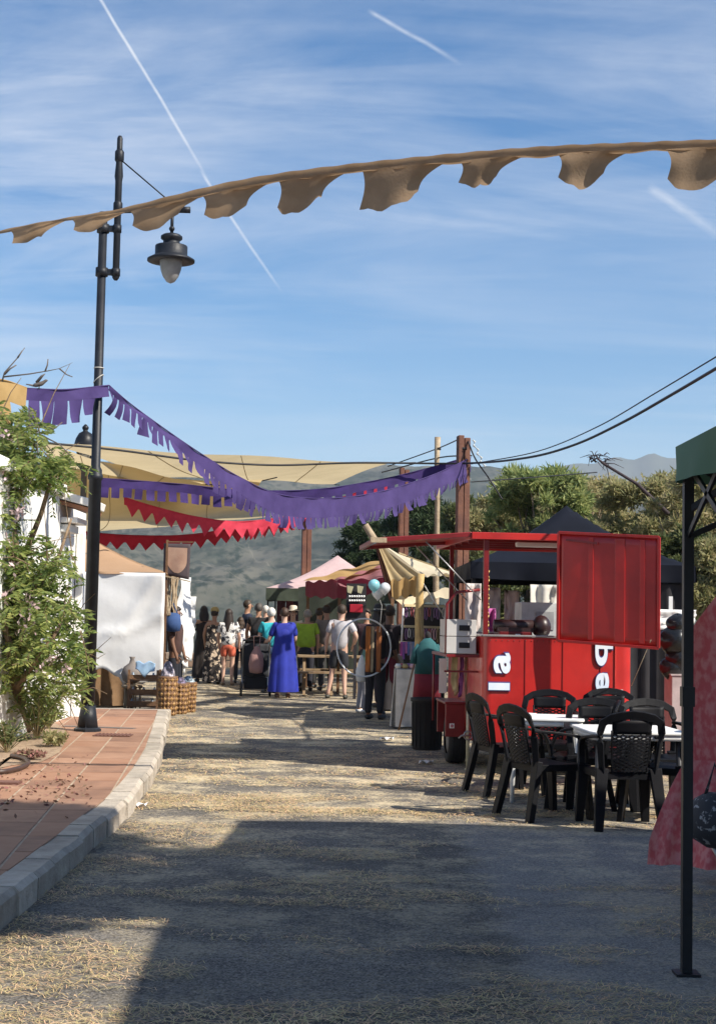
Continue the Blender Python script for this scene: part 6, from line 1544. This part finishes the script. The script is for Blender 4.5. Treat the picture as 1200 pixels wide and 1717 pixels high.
# sprays of paired leaflets
def sprays(specs, nl, ln, wd):
    Cs, Ds = [], []
    for (p, d, L_) in specs:
        d = Vector(d).normalized(); s = d.cross(Vector((rn.gauss(0, .3), rn.gauss(0, .3), 1))).normalized()
        for j in range(nl):
            t = (j + .5) / nl; q = p + d * L_ * t + Vector((0, 0, -.28 * L_ * t * t))
            dd = (d + Vector((0, 0, -.55 * t))).normalized()
            for sg in (-1, 1):
                Cs.append(tuple(q)); Ds.append(tuple((s * sg * .9 + dd * .55 + Vector((rn.gauss(0, .15), rn.gauss(0, .15), -.15 + rn.gauss(0, .15)))).normalized()))
    Cs, Ds = np.array(Cs), np.array(Ds); n = len(Cs); return leaf_quads(Cs, Ds, ln * (.6 + .7 * RNG.rand(n)), wd * (.7 + .6 * RNG.rand(n)))
clumps_ = [(8, 760, 34, 40), (22, 800, 30, 26), (120, 780, 26, 20), (50, 720, 36, 20), (-5, 900, 22, 60), (70, 1020, 40, 44), (140, 1085, 16, 40), (-30, 900, 40, 90), (35, 1090, 40, 40), (-10, 1110, 20, 60), (20, 760, 42, 45), (60, 770, 40, 34), (85, 800, 34, 26), (30, 720, 42, 24), (-10, 830, 40, 50), (100, 790, 30, 22), (60, 935, 46, 34), (110, 950, 36, 24), (15, 950, 36, 40), (40, 1000, 50, 40), (95, 1010, 46, 34), (125, 1035, 28, 26), (75, 1075, 46, 42), (115, 1100, 34, 34), (20, 1080, 30, 40), (90, 1140, 46, 34), (130, 1145, 22, 30), (-20, 1010, 40, 60), (10, 870, 24, 40), (55, 1175, 30, 18), (0, 1160, 18, 30), (-20, 720, 30, 60)]
specs = []; clump_w = []
clumps_ = [(x - 10 if x > 60 else x, y, rx * .74, ry * .88) for x, y, rx, ry in clumps_]
for (x, y, rx, ry) in clumps_:
    for k in range(int(rx * ry / 17)):
        a = rn.uniform(0, 6.283); r = rn.random() ** .6; px_ = x + rx * r * math.cos(a); py_ = y + ry * r * math.sin(a)
        p = Bp(px_, py_, rn.gauss(0, .25)); c = Bp(x, y)
        d = (p - c) * 1.2 + Vector((rn.gauss(0, .2), rn.gauss(0, .25), rn.gauss(.02, .18))); specs.append((p, d, rn.uniform(.14, .27)))
V, Fq = sprays(specs, 8, .085, .024)
arrmesh('foliage', V, Fq, leafmat('bush_leaf', (.15, .225, .05), (.27, .33, .11), .5, .9), bu)
m = MB()
for (p, d, L_) in specs[::2]:
    d = Vector(d).normalized(); m.tube([p, p + d * L_ * .5 + Vector((0, 0, -.02)), p + d * L_ + Vector((0, 0, -.2 * L_))], .003, 3, cap=False)
for k in range(70):
    x, y, rx, ry = rn.choice(clumps_); a = Bp(x + rn.uniform(-rx, rx), y + rn.uniform(-ry, ry), rn.gauss(0, .2)); b_ = a + Vector((rn.gauss(.1, .3), rn.gauss(0, .2), rn.gauss(.1, .35))); m.tube([a, (a + b_) / 2 + Vector((0, 0, .05)), b_], [.009, .006, .003], 4, cap=False)
m.build('twigs', M_bark, bu)['kind'] = 'stuff'
# pale pink flower heads
Cs = []
for (x, y, r) in [(5, 733, 14), (2, 790, 12), (0, 832, 16), (50, 1010, 10), (20, 950, 9), (10, 905, 8), (45, 1045, 16), (30, 860, 14), (85, 1105, 7), (110, 1120, 5), (8, 1000, 8), (70, 1125, 6)]:
    for k in range(int(r * 4)):
        Cs.append(tuple(Bp(x + rn.gauss(0, r * .6), y + rn.gauss(0, r * .6), rn.gauss(-.25, .2))))
Cs = np.array(Cs); n = len(Cs); V, Fq = leaf_quads(Cs, nrm(RNG.normal(size=(n, 3))), .05 + .03 * RNG.rand(n), .035 * np.ones(n)); arrmesh('blossom', V, Fq, mat('blossom_pink', (.68, .46, .50), .8, col2=(.75, .62, .60), trans=.3, island=.3), bu)
# dry bare twigs above it
m = MB()
for pts in ([(4, 640), (8, 625), (30, 600), (42, 583)], [(8, 628), (18, 618), (28, 612)], [(30, 600), (34, 594), (38, 588)], [(6, 632), (50, 627), (80, 622), (100, 618), (122, 608)], [(76, 623), (80, 612), (81, 602)], [(100, 618), (112, 628), (122, 632)], [(60, 700), (70, 735), (90, 760)], [(62, 705), (90, 720), (105, 708)], [(60, 700), (64, 760), (100, 790), (130, 800)], [(70, 730), (100, 745), (125, 770)], [(55, 690), (45, 700), (60, 750)]):
    m.tube([Bp(x, y, -.1) for x, y in pts], [.011 - .0022 * k for k in range(len(pts))], 4)
m.build('dry_twigs', mat('grey_twig', (.16, .13, .11), .9), bu)
# perching bird silhouette beside the bunting
b0_ = P(66, 652, YL - .7); bd = thing('bird', 'small grey bird perched on top of the purple bunting', 'bird', b0_)
m = MB(); add_mesh(m, skin([(-.07, 0, .035), (-.03, 0, .045), (.03, 0, .06), (.06, 0, .085), (.078, 0, .10), (.10, 0, .098)], [(0, 1), (1, 2), (2, 3), (3, 4), (4, 5)], [.012, .028, .030, .018, .02, .003], 1)); m.tube([(-.06, 0, .035), (-.15, 0, .05)], [.014, .006], 5); m.tube([(.0, .012, .035), (.0, .012, -.0)], .004, 4); m.tube([(.0, -.012, .035), (.0, -.012, -.0)], .004, 4); m.tube([(-.03, 0, .07), (.03, -.02, .14), (.07, -.03, .17)], [.02, .016, .004], 5); m.build('bird_body', mat('bird_grey', (.14, .12, .11), .8), bd)
# low plants at the foot of the wall
def lowplant(label, px, py, r, h, m_, nb, ln, wd, seed, group='low plants along the wall foot'):
    rn = random.Random(seed); p = G(px, py, KH + .004); t = thing('low_plant', label, 'plant', p, 0, group)
    m = MB(); Cs, Ds = [], []
    for k in range(nb):
        a = rn.uniform(0, 6.283); tip = Vector((r * rn.uniform(.2, 1) * math.cos(a), r * rn.uniform(.2, 1) * math.sin(a), h * rn.uniform(.4, 1))); mid = tip * .5 + Vector((0, 0, h * .12)); m.tube([(0, 0, 0), mid, tip], [.006, .005, .003], 4, cap=False)
        for j in range(14):
            q_ = Vector(mid).lerp(tip, rn.uniform(-.6, 1.05)); Cs.append(tuple(q_)); Ds.append((rn.gauss(0, 1), rn.gauss(0, 1), rn.gauss(.5, .6)))
    m.build('stems', mat('pale_stem', (.38, .32, .18), .9), t); Cs = np.array(Cs); n = len(Cs); V, Fq = leaf_quads(Cs, nrm(np.array(Ds)), ln * (.6 + .8 * RNG.rand(n)), wd * np.ones(n)); arrmesh('leaves', V, Fq, m_, t)
lowplant('wispy green plant with pale stems at the trunk foot', 62, 1240, .34, .50, Lb, 40, .10, .018, 1)
lowplant('grey green plant at the left edge below the wall', 12, 1262, .30, .34, Lm, 34, .08, .02, 2)
lowplant('round low plant with dry leaves on the tiles left of the lamp', 93, 1252, .17, .14, Lg, 40, .06, .03, 3)
lowplant('dry reddish weed spilling from the soil bed', 55, 1272, .26, .07, mat('dry_leaf', (.22, .12, .08), .9, island=.5), 30, .04, .03, 4)
lowplant('small green plant behind the lamp foot by the wall corner', 82, 1222, .22, .30, Lb, 26, .08, .02, 5)
m = MB(); hp_l = [G(x, y, KH + .03) for x, y in [(-40, 1292), (0, 1294), (25, 1290), (42, 1284), (48, 1278), (40, 1271), (20, 1267)]]
line_, _ = polyc(hp_l, 40); m.tube(line_, .022, 8); tag(m.build('garden_hose', mat('hose_brown', (.07, .04, .03), .5), pivot=True), 'dark brown hose looping out of the soil bed at the left edge', 'hose')
m = MB(); c = G(8, 1312, KH + .01); m.box(c + Vector((0, 0, .0)), (.26, .16, .02)); tag(m.build('valve_cover', MATS['rust'], pivot=True), 'small rusty cover plate in the tiles at the left edge', 'cover')
# dead leaves on the sidewalk
rn = random.Random(31); Cs = []
for k in range(240):
    px_, py_ = rn.uniform(-20, 150), rn.gauss(1315, 22); q = G(px_, py_, KH + .006)
    if q.x < kx_at(q.y) - KW: Cs.append(tuple(q))
Cs = np.array(Cs); n = len(Cs); D = RNG.normal(size=(n, 3)); D[:, 2] = np.abs(D[:, 2]) * .25; V, Fq = leaf_quads(Cs, nrm(D), .02 + .035 * RNG.rand(n), .022 * np.ones(n)); tag(arrmesh('fallen_leaves', V, Fq, mat('dry_leaf', (.22, .12, .08), .9)), 'dry fallen leaves scattered on the tiles', 'leaves', kind='stuff')
# big street tree on the right, outside the picture, whose shade dapples the left of the road
tb = Vector((4.9, 5.3, 0))
tree('large plane tree by the tents, outside the right edge', 0, 0, 9.0, 2.4, Lm, 26000, .22, .14, 5.6, 41, base=tb, clumps=30, dens=.85, flat=.6, group='street trees')

# unseen sail and posts, added at the right to shadow the near road
SX, SY, SZ = 3.45, 9.05, 4.5
ss = thing('shade_sail', 'unseen broad sand coloured sail added at the right to shade the near road', 'shade sail', (5.5, 5.5, SZ), group='sand coloured shade sails')
def sfn2(u, v): return (SX + 4.6 * u + .06 * math.sin(v * 7), -1.0 + (SY + 1.0) * v + .06 * math.sin(u * 6), SZ - .15 * math.sin(math.pi * u) * math.sin(math.pi * v))
m = MB(); m.grid(sfn2, 20, 20); m.build('cloth', mat('heavy_sand_canvas', (.50, .40, .22), .9), ss, world=True)
for k, (x, y) in enumerate([(SX + 4.7, SY + .1), (SX + 4.7, -1.1), (SX - .0, -1.1)]):
    pt_ = thing('wooden_post', 'added reddish post carrying the unseen sail, number of three outside the picture'.replace('number of three', ['far right', 'near right', 'near left'][k]), 'post', (x, y, 0), group='wooden posts')
    m = MB(); m.box((0, 0, 2.4), (.18, .18, 4.8)); m.build('shaft', M_wood, pt_, bevel=.008)
